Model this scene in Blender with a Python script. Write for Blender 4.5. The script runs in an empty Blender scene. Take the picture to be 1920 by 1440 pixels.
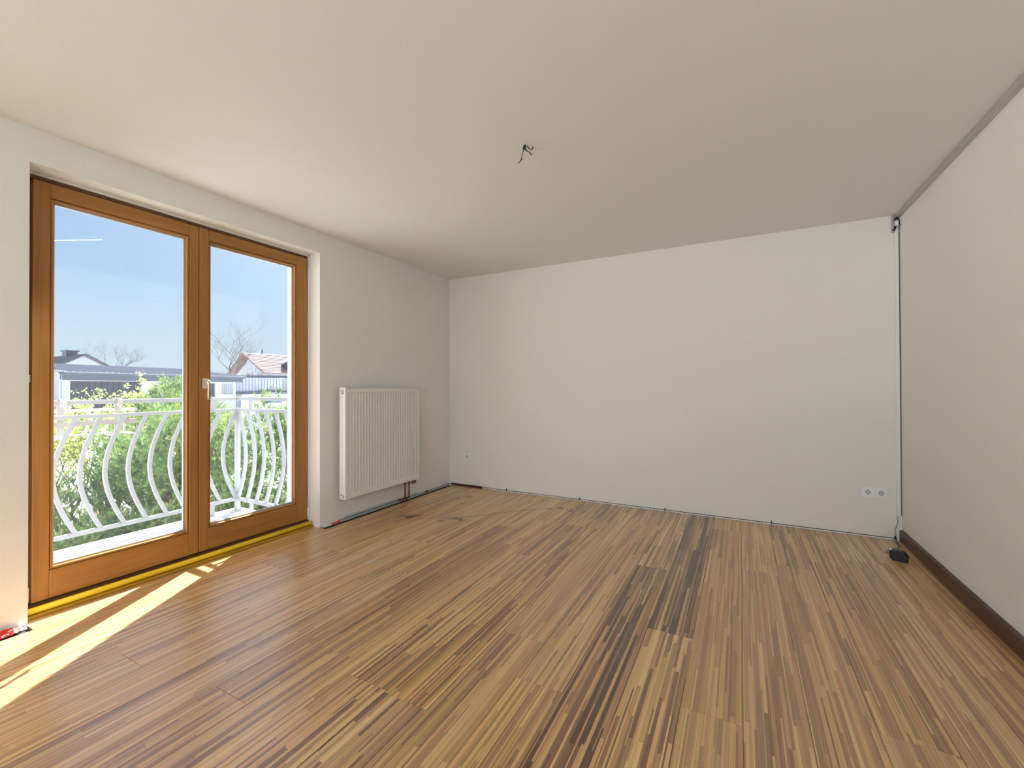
import bpy, math, random
import numpy as np
from mathutils import Vector, Matrix

# ------------------------------------------------------------------ camera
S = bpy.context.scene
COL = S.collection
cam_d = bpy.data.cameras.new('camera')
cam = bpy.data.objects.new('camera', cam_d); COL.objects.link(cam)
cam_d.sensor_width = 36.0
cam_d.lens = 809.73 / 1920 * 36.0
cam_d.clip_start = 0.02; cam_d.clip_end = 3000
_r = Vector((0.884256271, 0.466991119, -0.003184527))
_u = Vector((0.006037367, -0.004612819, 0.999971136))
_w = Vector((-0.466962950, 0.884249974, 0.006898311))
cam.matrix_world = Matrix(((_r.x, _u.x, -_w.x, 3.0675), (_r.y, _u.y, -_w.y, 0.0), (_r.z, _u.z, -_w.z, 1.155), (0, 0, 0, 1)))
S.camera = cam

# ------------------------------------------------------------------ world, sun, fill lamps, exposure
S.view_settings.view_transform = 'Standard'
S.view_settings.look = 'None'
S.view_settings.gamma = 1.0
S.view_settings.use_curve_mapping = False
S.view_settings.exposure = 0.56
SUN_AZ = math.radians(30.2)       # left of the room's long axis
SUN_EL = math.radians(44.0)
world = bpy.data.worlds.new('sky'); S.world = world; world.use_nodes = True
nt = world.node_tree; nt.nodes.clear()
def _lin(r, g, b):
    f = lambda c: (c/255/12.92) if c/255 <= .04045 else ((c/255+.055)/1.055)**2.4
    return (f(r), f(g), f(b), 1)
# clear spring sky: pale at the horizon, blue above, whiter all round the sun
_tc = nt.nodes.new('ShaderNodeTexCoord'); _sx = nt.nodes.new('ShaderNodeSeparateXYZ'); nt.links.new(_tc.outputs['Generated'], _sx.inputs[0])
_rp = nt.nodes.new('ShaderNodeValToRGB'); nt.links.new(_sx.outputs[2], _rp.inputs[0])
_e = _rp.color_ramp.elements
_e[0].position = 0.0; _e[0].color = _lin(208, 224, 236); _e[1].position = 1.0; _e[1].color = _lin(92, 132, 200)
for _p, _c in ((.08, (198, 220, 238)), (.20, (172, 204, 238)), (.38, (146, 180, 232))):
    _k = _e.new(_p); _k.color = _lin(*_c)
_dp = nt.nodes.new('ShaderNodeVectorMath'); _dp.operation = 'DOT_PRODUCT'; nt.links.new(_tc.outputs['Generated'], _dp.inputs[0])
_dp.inputs[1].default_value = (-math.sin(SUN_AZ)*math.cos(SUN_EL), math.cos(SUN_AZ)*math.cos(SUN_EL), math.sin(SUN_EL))
_mx = nt.nodes.new('ShaderNodeMath'); _mx.operation = 'MAXIMUM'; _mx.inputs[1].default_value = 0; nt.links.new(_dp.outputs['Value'], _mx.inputs[0])
_pw = nt.nodes.new('ShaderNodeMath'); _pw.operation = 'POWER'; _pw.inputs[1].default_value = 4.5; nt.links.new(_mx.outputs[0], _pw.inputs[0])
_pw2 = nt.nodes.new('ShaderNodeMath'); _pw2.operation = 'POWER'; _pw2.inputs[1].default_value = 12; nt.links.new(_mx.outputs[0], _pw2.inputs[0])
_ma = nt.nodes.new('ShaderNodeMath'); _ma.operation = 'MULTIPLY'; _ma.inputs[1].default_value = .22; nt.links.new(_pw.outputs[0], _ma.inputs[0])
_mb = nt.nodes.new('ShaderNodeMath'); _mb.operation = 'MULTIPLY_ADD'; _mb.inputs[1].default_value = 2.4; nt.links.new(_pw2.outputs[0], _mb.inputs[0]); nt.links.new(_ma.outputs[0], _mb.inputs[2])
_gl = nt.nodes.new('ShaderNodeMix'); _gl.data_type = 'RGBA'; _gl.blend_type = 'ADD'; _gl.inputs[0].default_value = 1.0
_gc = nt.nodes.new('ShaderNodeVectorMath'); _gc.operation = 'SCALE'; _gc.inputs[0].default_value = (1.0, .95, .88); nt.links.new(_mb.outputs[0], _gc.inputs['Scale'])
nt.links.new(_rp.outputs[0], _gl.inputs[6]); nt.links.new(_gc.outputs[0], _gl.inputs[7])
bg = nt.nodes.new('ShaderNodeBackground'); bg.inputs['Strength'].default_value = 0.72
wo = nt.nodes.new('ShaderNodeOutputWorld')
nt.links.new(_gl.outputs[2], bg.inputs[0]); nt.links.new(bg.outputs[0], wo.inputs[0])

sun_d = bpy.data.lights.new('sun', 'SUN'); sun_d.energy = 20.0; sun_d.angle = math.radians(0.5); sun_d.color = (1.0, 0.98, 0.96)
sun = bpy.data.objects.new('sun', sun_d); COL.objects.link(sun)
_sd = Vector((-math.sin(SUN_AZ) * math.cos(SUN_EL), math.cos(SUN_AZ) * math.cos(SUN_EL), math.sin(SUN_EL)))
sun.rotation_euler = (-_sd).to_track_quat('-Z', 'Y').to_euler()
sun.location = (-5, 8, 9)

def area(name, loc, aim, sx, sy, power, col):
    d = bpy.data.lights.new(name, 'AREA'); d.shape = 'RECTANGLE'; d.size = sx; d.size_y = sy; d.energy = power; d.color = col
    o = bpy.data.objects.new(name, d); COL.objects.link(o); o.location = loc
    o.rotation_euler = Vector(aim).to_track_quat('-Z', 'Z').to_euler(); return o
# fill lamps added behind the photographer, at two made-up windows
area('added_fill_rear', (2.7, -2.52, 1.35), (0, 1, 0.0), 2.3, 1.5, 37, (0.76, 0.89, 1.0))
area('added_fill_side', (-0.12, -1.4, 1.35), (1, 0, 0.0), 1.2, 1.5, 2.5, (0.88, 0.94, 1.0))

# ------------------------------------------------------------------ helpers
random.seed(7); rng = np.random.default_rng(11)
W, H, YB, YF = 4.129, 2.436, 4.209, -2.4

class MB:
    def __init__(s): s.v = []; s.f = []
    def box(s, x0, x1, y0, y1, z0, z1):
        n = len(s.v)
        s.v += [(x0,y0,z0),(x1,y0,z0),(x1,y1,z0),(x0,y1,z0),(x0,y0,z1),(x1,y0,z1),(x1,y1,z1),(x0,y1,z1)]
        s.f += [(n,n+3,n+2,n+1),(n+4,n+5,n+6,n+7),(n,n+1,n+5,n+4),(n+1,n+2,n+6,n+5),(n+2,n+3,n+7,n+6),(n+3,n,n+4,n+7)]
        return s
    def obox(s, c, ax, hx, ay, hy, az, hz):        # oriented box
        n = len(s.v); c = Vector(c); ax = Vector(ax); ay = Vector(ay); az = Vector(az)
        for k in (-1, 1):
            for (i, j) in ((-1,-1),(1,-1),(1,1),(-1,1)):
                s.v.append(tuple(c + ax*hx*i + ay*hy*j + az*hz*k))
        s.f += [(n,n+3,n+2,n+1),(n+4,n+5,n+6,n+7),(n,n+1,n+5,n+4),(n+1,n+2,n+6,n+5),(n+2,n+3,n+7,n+6),(n+3,n,n+4,n+7)]
        return s
    def poly(s, pts, faces):
        n = len(s.v); s.v += [tuple(p) for p in pts]; s.f += [tuple(i+n for i in f) for f in faces]; return s
    def prism(s, prof, d):                          # closed profile (3D points) extruded by vector d
        n = len(s.v); m = len(prof); d = Vector(d)
        s.v += [tuple(p) for p in prof] + [tuple(Vector(p)+d) for p in prof]
        s.f += [tuple(range(n+m-1, n-1, -1)), tuple(range(n+m, n+2*m))]
        s.f += [(n+i, n+(i+1)%m, n+m+(i+1)%m, n+m+i) for i in range(m)]
        return s
    def tube(s, pts, r, k=8, cap=True, rb=None, up=None):   # round (or flat r x rb) bar along a path
        pts = [Vector(p) for p in pts]; rs = r if isinstance(r, (list, tuple)) else [r]*len(pts)
        prev = None; base = len(s.v)
        for i, p in enumerate(pts):
            t = (pts[min(i+1, len(pts)-1)] - pts[max(i-1, 0)]).normalized()
            ref = Vector(up) if up else (Vector((0,0,1)) if abs(t.z) < .9 else Vector((1,0,0)))
            if prev is not None and not up: ref = prev
            a = t.cross(ref).normalized(); b = a.cross(t).normalized(); prev = b
            for j in range(k):
                th = 2*math.pi*(j+.5)/k
                q = p + a*math.cos(th)*rs[i] + b*math.sin(th)*(rb if rb else rs[i])
                s.v.append(tuple(q))
        for i in range(len(pts)-1):
            for j in range(k):
                s.f.append((base+i*k+j, base+i*k+(j+1)%k, base+(i+1)*k+(j+1)%k, base+(i+1)*k+j))
        if cap:
            s.f.append(tuple(base+j for j in range(k-1, -1, -1)))
            s.f.append(tuple(base+(len(pts)-1)*k+j for j in range(k)))
        return s
    def cyl(s, a, b, r, k=16, r2=None): return s.tube([a, b], [r, r if r2 is None else r2], k)
    def mesh(s, name, mat, off=(0,0,0), smooth=False):
        me = bpy.data.meshes.new(name); o = Vector(off)
        me.from_pydata([(v[0]-o.x, v[1]-o.y, v[2]-o.z) for v in s.v], [], s.f)
        me.materials.append(mat)
        if smooth:
            me.polygons.foreach_set('use_smooth', [True]*len(me.polygons))
        me.update(); return me

ROOT = {}
def thing(name, label, cat, loc, group=None, kind=None):
    o = bpy.data.objects.new(name, None); COL.objects.link(o); o.location = loc; o.empty_display_size = .05
    if label: o['label'] = label
    if cat: o['category'] = cat
    if group: o['group'] = group
    if kind: o['kind'] = kind
    ROOT[o] = Vector(loc); return o
def single(name, mb, mat, label, cat, loc=None, group=None, kind=None, smooth=False, bevel=0):
    if loc is None:
        a = np.array(mb.v); loc = tuple((a.min(0)+a.max(0))/2); loc = (float(loc[0]), float(loc[1]), float(a[:,2].min()))
    o = bpy.data.objects.new(name, mb.mesh(name, mat, loc, smooth)); COL.objects.link(o); o.location = loc
    if label: o['label'] = label
    if cat: o['category'] = cat
    if group: o['group'] = group
    if kind: o['kind'] = kind
    ROOT[o] = Vector(loc)
    if bevel: bev(o, bevel)
    return o
def part(name, mb, mat, parent, label=None, smooth=False, bevel=0, kind=None):
    o = bpy.data.objects.new(name, mb.mesh(name, mat, ROOT[parent], smooth)); COL.objects.link(o); o.parent = parent
    if label: o['label'] = label
    if kind: o['kind'] = kind
    ROOT[o] = ROOT[parent]
    if bevel: bev(o, bevel)
    return o
def bev(o, w, seg=2):
    m = o.modifiers.new('bevel', 'BEVEL'); m.width = w; m.segments = seg; m.limit_method = 'ANGLE'; m.angle_limit = .6

# ------------------------------------------------------------------ materials
def newmat(name):
    m = bpy.data.materials.new(name); m.use_nodes = True; n = m.node_tree.nodes; n.clear()
    out = n.new('ShaderNodeOutputMaterial'); return m, m.node_tree, out
def N(t, typ, **kw):
    n = t.nodes.new(typ)
    for k, v in kw.items():
        if k == 'op': n.operation = v
        elif isinstance(k, str) and k.startswith('i'): n.inputs[int(k[1:])].default_value = v
        else: setattr(n, k, v)
    return n
def mth(t, op, a, b=None, c=None, clamp=False):
    n = t.nodes.new('ShaderNodeMath'); n.operation = op; n.use_clamp = clamp
    for i, x in enumerate((a, b, c)):
        if x is None: continue
        if isinstance(x, (int, float)): n.inputs[i].default_value = x
        else: t.links.new(x, n.inputs[i])
    return n.outputs[0]
def mixc(t, f, a, b):
    n = t.nodes.new('ShaderNodeMix'); n.data_type = 'RGBA'
    for s, x in ((0, f), (6, a), (7, b)):
        if isinstance(x, (int, float)): n.inputs[s].default_value = x
        elif isinstance(x, tuple): n.inputs[s].default_value = (*x, 1)
        else: t.links.new(x, n.inputs[s])
    return n.outputs[2]
def srgb(r, g, b):
    f = lambda c: (c/255/12.92) if c/255 <= .04045 else ((c/255+.055)/1.055)**2.4
    return (f(r), f(g), f(b))
def plain(name, col, rough=.5, metal=0.0, bump=0.0, bscale=40, vary=0.0, vscale=3.0, spec=.5):
    m, t, out = newmat(name); b = t.nodes.new('ShaderNodeBsdfPrincipled')
    b.inputs['Roughness'].default_value = rough; b.inputs['Metallic'].default_value = metal
    b.inputs['Specular IOR Level'].default_value = spec
    t.links.new(b.outputs[0], out.inputs[0])
    tc = t.nodes.new('ShaderNodeTexCoord')
    if vary:
        ns = N(t, 'ShaderNodeTexNoise'); ns.inputs['Scale'].default_value = vscale; ns.inputs['Detail'].default_value = 5
        t.links.new(tc.outputs['Object'], ns.inputs['Vector'])
        dk = tuple(c*(1-vary) for c in col); lt = tuple(min(1, c*(1+vary)) for c in col)
        t.links.new(mixc(t, ns.outputs[0], dk, lt), b.inputs['Base Color'])
    else: b.inputs['Base Color'].default_value = (*col, 1)
    if bump:
        nb = N(t, 'ShaderNodeTexNoise'); nb.inputs['Scale'].default_value = bscale; nb.inputs['Detail'].default_value = 3
        t.links.new(tc.outputs['Object'], nb.inputs['Vector'])
        bp = t.nodes.new('ShaderNodeBump'); bp.inputs['Strength'].default_value = bump; bp.inputs['Distance'].default_value = .01
        t.links.new(nb.outputs[0], bp.inputs['Height']); t.links.new(bp.outputs[0], b.inputs['Normal'])
    return m
def wood(name, dark, light, axis, rough=.45):
    m, t, out = newmat(name); b = t.nodes.new('ShaderNodeBsdfPrincipled'); b.inputs['Roughness'].default_value = rough
    tc = t.nodes.new('ShaderNodeTexCoord'); mp = t.nodes.new('ShaderNodeMapping')
    sc = [38, 38, 38]; sc[axis] = 1.6; mp.inputs['Scale'].default_value = sc
    t.links.new(tc.outputs['Object'], mp.inputs[0])
    n1 = N(t, 'ShaderNodeTexNoise'); n1.inputs['Scale'].default_value = 1.0; n1.inputs['Detail'].default_value = 6; n1.inputs['Distortion'].default_value = .6
    t.links.new(mp.outputs[0], n1.inputs['Vector'])
    n2 = N(t, 'ShaderNodeTexNoise'); n2.inputs['Scale'].default_value = 2.2; n2.inputs['Detail'].default_value = 2
    t.links.new(tc.outputs['Object'], n2.inputs['Vector'])
    f = mth(t, 'ADD', mth(t, 'MULTIPLY', n1.outputs[0], .8), mth(t, 'MULTIPLY', n2.outputs[0], .35))
    f = mth(t, 'MULTIPLY_ADD', f, 1.7, -.5, clamp=True)
    t.links.new(mixc(t, f, dark, light), b.inputs['Base Color'])
    bp = t.nodes.new('ShaderNodeBump'); bp.inputs['Strength'].default_value = .12; bp.inputs['Distance'].default_value = .002
    t.links.new(n1.outputs[0], bp.inputs['Height']); t.links.new(bp.outputs[0], b.inputs['Normal'])
    t.links.new(b.outputs[0], out.inputs[0]); return m

M = {}
M['wall'] = plain('wall_paint', (.885, .865, .80), .75, bump=.10, bscale=55, vary=.015, vscale=1.2, spec=.25)
M['ceil'] = plain('ceiling_paint', (.88, .87, .83), .85, bump=.06, bscale=60, vary=.012, vscale=.9, spec=.2)
M['wood_v'] = wood('larch_vertical', (.29, .115, .022), (.49, .23, .055), 2)
M['wood_h'] = wood('larch_horizontal', (.29, .115, .022), (.49, .23, .055), 1)
M['wood_dark'] = wood('frame_wood_dark', (.10, .035, .012), (.19, .075, .025), 1)
M['base_brown'] = wood('baseboard_brown', (.045, .012, .007), (.13, .038, .016), 1, .35)
M['white_metal'] = plain('white_lacquer', (.86, .85, .80), .30, spec=.5)
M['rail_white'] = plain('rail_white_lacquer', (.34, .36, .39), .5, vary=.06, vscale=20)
M['plastic'] = plain('white_plastic', (.94, .94, .93), .35)
M['plastic_dark'] = plain('dark_contact', (.05, .04, .035), .5)
M['cream'] = plain('cream_hinge', (.62, .56, .42), .4)
M['alu'] = plain('grey_aluminium', (.50, .48, .44), .38, metal=.2)
M['grey_strip'] = plain('grey_strip', (.56, .58, .56), .45, vary=.25, vscale=15)
M['dark_gap'] = plain('dark_joint', (.035, .025, .02), .8)
M['black'] = plain('black_plastic', (.006, .007, .010), .32)
M['cable'] = plain('dark_cable', (.02, .022, .03), .5)
M['copper'] = plain('copper_pipe', (.30, .09, .045), .35, metal=.6, vary=.5, vscale=40)
M['brass'] = plain('brass_valve', (.22, .15, .07), .4, metal=.7)
M['chrome'] = plain('chrome', (.6, .6, .6), .2, metal=1.0)
M['champagne'] = plain('champagne_handle', (.62, .57, .48), .33, metal=.55)
M['champagne_dk'] = plain('handle_inlay', (.27, .24, .21), .4, metal=.5)
M['yellow'] = plain('yellow_foam', (.90, .62, .02), .5, vary=.08, vscale=10)
M['yellow2'] = plain('yellow_reflection', (.50, .27, .012), .45, vary=.15, vscale=10)  # colour of the foam tube mirrored in the floor
M['render_ext'] = plain('exterior_render', (.80, .80, .78), .9, bump=.1, bscale=80)
M['deck'] = plain('deck_board', (.66, .67, .68), .7, vary=.12, vscale=8)
M['kerb'] = plain('deck_kerb', (.82, .83, .84), .6)
M['ground'] = plain('pale_gravel', (.72, .72, .70), .9, vary=.3, vscale=2.0)
M['bark'] = plain('bark', (.13, .10, .085), .9, vary=.3, vscale=20)
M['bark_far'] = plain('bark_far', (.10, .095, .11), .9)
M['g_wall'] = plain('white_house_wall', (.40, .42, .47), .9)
M['roof_grey'] = plain('grey_metal_roof', (.17, .19, .24), .5, vary=.08, vscale=1)
M['fascia'] = plain('slate_fascia', (.06, .075, .11), .6, vary=.15, vscale=2)
M['dark_open'] = plain('dark_garage_door', (.03, .035, .06), .6, vary=.2, vscale=1)
M['roof_tile'] = plain('pale_clay_roof', (.34, .25, .23), .8, vary=.08, vscale=1)
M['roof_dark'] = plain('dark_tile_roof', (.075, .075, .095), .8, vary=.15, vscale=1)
M['soffit'] = plain('brown_soffit', (.22, .13, .10), .8)
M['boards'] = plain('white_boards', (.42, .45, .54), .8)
M['blue'] = plain('blue_paint', (.03, .10, .45), .5)
M['red'] = plain('red_tape', (.75, .02, .015), .35)
M['tape_white'] = plain('white_tape', (.82, .74, .74), .4)
m, t, out = newmat('ice_cloud')
q_ = t.nodes.new('ShaderNodeBsdfTranslucent'); q_.inputs[0].default_value = (.95, .95, .95, 1); t.links.new(q_.outputs[0], out.inputs[0]); M['cloud'] = m
M['hedge'] = plain('brown_hedge', (.30, .25, .20), .9, vary=.3, vscale=1)
M['copper_gutter'] = plain('gutter', (.40, .42, .46), .4, metal=.4)

def radiator_mat():
    return plain('radiator_enamel', (.88, .86, .80), .32)
M['rad'] = radiator_mat(); M['bracket'] = plain('cream_bracket', (.48, .46, .45), .5); M['cup'] = plain('socket_cup_shade', (.66, .65, .62), .4)  # socket cup: white plastic greyed, recess shade put into its colour
M['rad_lit'] = plain('radiator_enamel_lit', (.88, .88, .86), .32)  # whiter copy of the enamel, window light put into its colour

# glass: clear with fresnel reflection and a faint translucent layer added as glare haze
m, t, out = newmat('window_glass')
tr = t.nodes.new('ShaderNodeBsdfTransparent'); tr.inputs[0].default_value = (.97, .985, .985, 1)
gl = t.nodes.new('ShaderNodeBsdfGlossy'); gl.inputs['Roughness'].default_value = .0
df = t.nodes.new('ShaderNodeBsdfTranslucent'); df.inputs[0].default_value = (.85, .88, .9, 1)
lw_ = t.nodes.new('ShaderNodeLayerWeight'); lw_.inputs[0].default_value = .5
frv = mth(t, 'MULTIPLY_ADD', mth(t, 'POWER', lw_.outputs['Facing'], 4.0), .45, .03)
mx = t.nodes.new('ShaderNodeMixShader'); t.links.new(frv, mx.inputs[0]); t.links.new(tr.outputs[0], mx.inputs[1]); t.links.new(gl.outputs[0], mx.inputs[2])
mx2 = t.nodes.new('ShaderNodeMixShader'); mx2.inputs[0].default_value = .008
t.links.new(mx.outputs[0], mx2.inputs[1]); t.links.new(df.outputs[0], mx2.inputs[2]); t.links.new(mx2.outputs[0], out.inputs[0])
M['glass'] = m

# foliage: tint attribute, partly translucent
def leafmat(name, trans=.4):
    m, t, out = newmat(name)
    at = t.nodes.new('ShaderNodeAttribute'); at.attribute_name = 'tint'
    d = t.nodes.new('ShaderNodeBsdfDiffuse'); q = t.nodes.new('ShaderNodeBsdfTranslucent')
    t.links.new(at.outputs[0], d.inputs[0]); t.links.new(at.outputs[0], q.inputs[0])
    mx = t.nodes.new('ShaderNodeMixShader'); mx.inputs[0].default_value = trans
    t.links.new(d.outputs[0], mx.inputs[1]); t.links.new(q.outputs[0], mx.inputs[2]); t.links.new(mx.outputs[0], out.inputs[0])
    return m
M['needle'] = leafmat('pine_needles', .35); M['leaf'] = leafmat('young_leaves', .5)

# strip parquet: thin hardwood strips with staggered ends inside each plank; obj.color = (darkness, strip contrast, grey) of the plank
def parquet():
    m, t, out = newmat('strip_parquet'); L = t.links
    b = t.nodes.new('ShaderNodeBsdfPrincipled')
    tc = t.nodes.new('ShaderNodeTexCoord'); oi = t.nodes.new('ShaderNodeObjectInfo'); geo = t.nodes.new('ShaderNodeNewGeometry')
    sp = t.nodes.new('ShaderNodeSeparateXYZ'); L.new(tc.outputs['Object'], sp.inputs[0])
    sc = t.nodes.new('ShaderNodeSeparateColor'); L.new(oi.outputs['Color'], sc.inputs[0])
    rnd = oi.outputs['Random']
    r100 = mth(t, 'MULTIPLY', rnd, 173.0)
    # strip index with slightly uneven widths
    xw = mth(t, 'ADD', mth(t, 'MULTIPLY', sp.outputs[0], 1/.0085), mth(t, 'MULTIPLY', mth(t, 'SINE', mth(t, 'MULTIPLY', sp.outputs[0], 210.0)), .35))
    xi = mth(t, 'FLOOR', xw); xf = mth(t, 'FRACT', xw)
    def wn(a, bb, cc=0.0):
        c = t.nodes.new('ShaderNodeCombineXYZ')
        for i, x in enumerate((a, bb, cc)):
            if isinstance(x, float): c.inputs[i].default_value = x
            else: L.new(x, c.inputs[i])
        w = t.nodes.new('ShaderNodeTexWhiteNoise'); w.noise_dimensions = '3D'; L.new(c.outputs[0], w.inputs['Vector']); return w.outputs['Value']
    off = wn(xi, r100)
    ylen = mth(t, 'MULTIPLY_ADD', wn(xi, r100, 5.0), 1.6, 1.1)
    yw = mth(t, 'MULTIPLY', mth(t, 'ADD', sp.outputs[1], mth(t, 'MULTIPLY', off, 3.0)), ylen)
    yi = mth(t, 'FLOOR', yw); yf = mth(t, 'FRACT', yw)
    v = wn(xi, yi, r100)
    v2 = wn(yi, xi, mth(t, 'ADD', r100, 3.3))
    # fine grain along the strip
    mp = t.nodes.new('ShaderNodeMapping'); mp.inputs['Scale'].default_value = (420, 3, 1)
    add = t.nodes.new('ShaderNodeVectorMath'); add.operation = 'ADD'
    cb = t.nodes.new('ShaderNodeCombineXYZ'); L.new(r100, cb.inputs[0]); L.new(mth(t, 'MULTIPLY', v, 30.0), cb.inputs[1])
    L.new(tc.outputs['Object'], mp.inputs[0]); L.new(mp.outputs[0], add.inputs[0]); L.new(cb.outputs[0], add.inputs[1])
    g = N(t, 'ShaderNodeTexNoise'); g.inputs['Scale'].default_value = 1; g.inputs['Detail'].default_value = 4; L.new(add.outputs[0], g.inputs['Vector'])
    # broad tone drift over neighbouring strips
    mp2 = t.nodes.new('ShaderNodeMapping'); mp2.inputs['Scale'].default_value = (14, .5, 1); L.new(geo.outputs['Position'], mp2.inputs[0])
    g2 = N(t, 'ShaderNodeTexNoise'); g2.inputs['Scale'].default_value = 1; g2.inputs['Detail'].default_value = 2; L.new(mp2.outputs[0], g2.inputs['Vector'])
    tone = mth(t, 'ADD', mth(t, 'ADD', mth(t, 'MULTIPLY', mth(t, 'SUBTRACT', v, .5), mth(t, 'MULTIPLY_ADD', sc.outputs[1], .42, .40)), .21), mth(t, 'MULTIPLY', g.outputs[0], .40))
    tone = mth(t, 'ADD', tone, mth(t, 'MULTIPLY', g2.outputs[0], .34))
    tone = mth(t, 'SUBTRACT', tone, .05)
    tone = mth(t, 'SUBTRACT', tone, mth(t, 'MULTIPLY_ADD', sc.outputs[0], .60, -.10))
    ramp = t.nodes.new('ShaderNodeValToRGB'); L.new(tone, ramp.inputs[0]); e = ramp.color_ramp.elements
    e[0].position = .02; e[0].color = (*srgb(84, 52, 34), 1); e[1].position = 1.0; e[1].color = (*srgb(244, 204, 134), 1)
    for pos, c in ((.28, (138, 96, 60)), (.50, (192, 142, 84)), (.72, (220, 170, 104))):
        k = e.new(pos); k.color = (*srgb(*c), 1)
    col = ramp.outputs[0]
    # redder / greyer strips
    hs = t.nodes.new('ShaderNodeHueSaturation'); L.new(col, hs.inputs['Color'])
    L.new(mth(t, 'MULTIPLY_ADD', v2, .022, .489), hs.inputs['Hue']); L.new(mth(t, 'MULTIPLY_ADD', sc.outputs[2], -.20, 1.0), hs.inputs['Saturation'])
    col = hs.outputs[0]
    # strip and end joints
    jx = mth(t, 'LESS_THAN', mth(t, 'MINIMUM', xf, mth(t, 'SUBTRACT', 1.0, xf)), .055)
    je = mth(t, 'LESS_THAN', yf, .003)
    jo = mth(t, 'MULTIPLY', mth(t, 'MAXIMUM', jx, je), mth(t, 'MULTIPLY_ADD', v2, .5, .12))
    col = mixc(t, jo, col, srgb(52, 33, 22))
    # stains spilled in the far left corner, and the thin dark trickle joining them
    nz = N(t, 'ShaderNodeTexNoise'); nz.inputs['Scale'].default_value = 16; nz.inputs['Detail'].default_value = 4; L.new(geo.outputs['Position'], nz.inputs['Vector'])
    nzc = mth(t, 'SUBTRACT', nz.outputs[0], .5)
    px = t.nodes.new('ShaderNodeSeparateXYZ'); L.new(geo.outputs['Position'], px.inputs[0])
    def spot(cx, cy, rx, ry, amt, noise=2.4):
        dx = mth(t, 'DIVIDE', mth(t, 'SUBTRACT', px.outputs[0], cx), rx); dy = mth(t, 'DIVIDE', mth(t, 'SUBTRACT', px.outputs[1], cy), ry)
        d = mth(t, 'SQRT', mth(t, 'ADD', mth(t, 'MULTIPLY', dx, dx), mth(t, 'MULTIPLY', dy, dy)))
        d = mth(t, 'ADD', d, mth(t, 'MULTIPLY', nzc, noise))
        return mth(t, 'MULTIPLY', mth(t, 'SUBTRACT', 1.0, mth(t, 'MULTIPLY_ADD', d, 3.0, -1.6, clamp=True)), amt)
    st = None
    for a in ((.44, 3.00, .07, .06, .9, 5.0), (.50, 3.03, .05, .05, .9, 4.5), (.37, 2.93, .02, .02, .7, 1.5), (.86, 3.13, .07, .04, .85, 5.0), (.93, 3.11, .04, .04, .7, 4.0),
              (.77, 3.02, .035, .03, .75, 3.5), (1.54, 3.86, .05, .05, .8, 3.5), (1.67, 3.82, .06, .06, .6, 3.5), (.55, 3.81, .09, .05, .5, 5.0), (.48, 3.70, .05, .03, .5, 4.5), (.62, 3.55, .03, .03, .5, 3.0),
              (1.36, 1.94, .012, .012, .7, .3), (.72, 2.0, .006, .006, .9, .2), (1.9, 1.62, .008, .008, .7, .2)):
        q = spot(*a); st = q if st is None else mth(t, 'MAXIMUM', st, q)
    def seg(x0, y0, x1, y1, wd):
        dx, dy = x1-x0, y1-y0; l2 = dx*dx+dy*dy
        ax = mth(t, 'SUBTRACT', px.outputs[0], x0); ay = mth(t, 'SUBTRACT', px.outputs[1], y0)
        u = mth(t, 'DIVIDE', mth(t, 'ADD', mth(t, 'MULTIPLY', ax, dx), mth(t, 'MULTIPLY', ay, dy)), l2, clamp=True)
        ex = mth(t, 'SUBTRACT', ax, mth(t, 'MULTIPLY', u, dx)); ey = mth(t, 'SUBTRACT', ay, mth(t, 'MULTIPLY', u, dy))
        d = mth(t, 'SQRT', mth(t, 'ADD', mth(t, 'MULTIPLY', ex, ex), mth(t, 'MULTIPLY', ey, ey)))
        d = mth(t, 'ADD', d, mth(t, 'MULTIPLY', nzc, .012))
        return mth(t, 'SUBTRACT', 1.0, mth(t, 'DIVIDE', d, wd), clamp=True)
    P = ((.55, 2.98), (.66, 3.04), (.80, 3.10), (.90, 3.22), (1.02, 3.33), (1.12, 3.47), (1.30, 3.66), (1.42, 3.77), (1.54, 3.85))
    for (x0, y0), (x1, y1) in zip(P[:-1], P[1:]):
        st = mth(t, 'MAXIMUM', st, mth(t, 'MULTIPLY', seg(x0, y0, x1, y1, .016 if x0 > .75 else .009), .75))
    col = mixc(t, st, col, srgb(48, 30, 16))
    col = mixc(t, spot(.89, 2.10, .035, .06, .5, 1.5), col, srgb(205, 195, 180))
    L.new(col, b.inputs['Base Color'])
    rgh = mth(t, 'MULTIPLY_ADD', g.outputs[0], .12, .32)
    L.new(rgh, b.inputs['Roughness']); b.inputs['Specular IOR Level'].default_value = .7; b.inputs['Coat Weight'].default_value = .6; b.inputs['Coat Roughness'].default_value = .26; b.inputs['Coat IOR'].default_value = 1.6
    bp = t.nodes.new('ShaderNodeBump'); bp.inputs['Strength'].default_value = .10; bp.inputs['Distance'].default_value = .002
    L.new(mth(t, 'SUBTRACT', g.outputs[0], mth(t, 'MULTIPLY', jo, 1.0)), bp.inputs['Height']); L.new(bp.outputs[0], b.inputs['Normal'])
    L.new(b.outputs[0], out.inputs[0]); return m
M['parquet'] = parquet()

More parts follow.
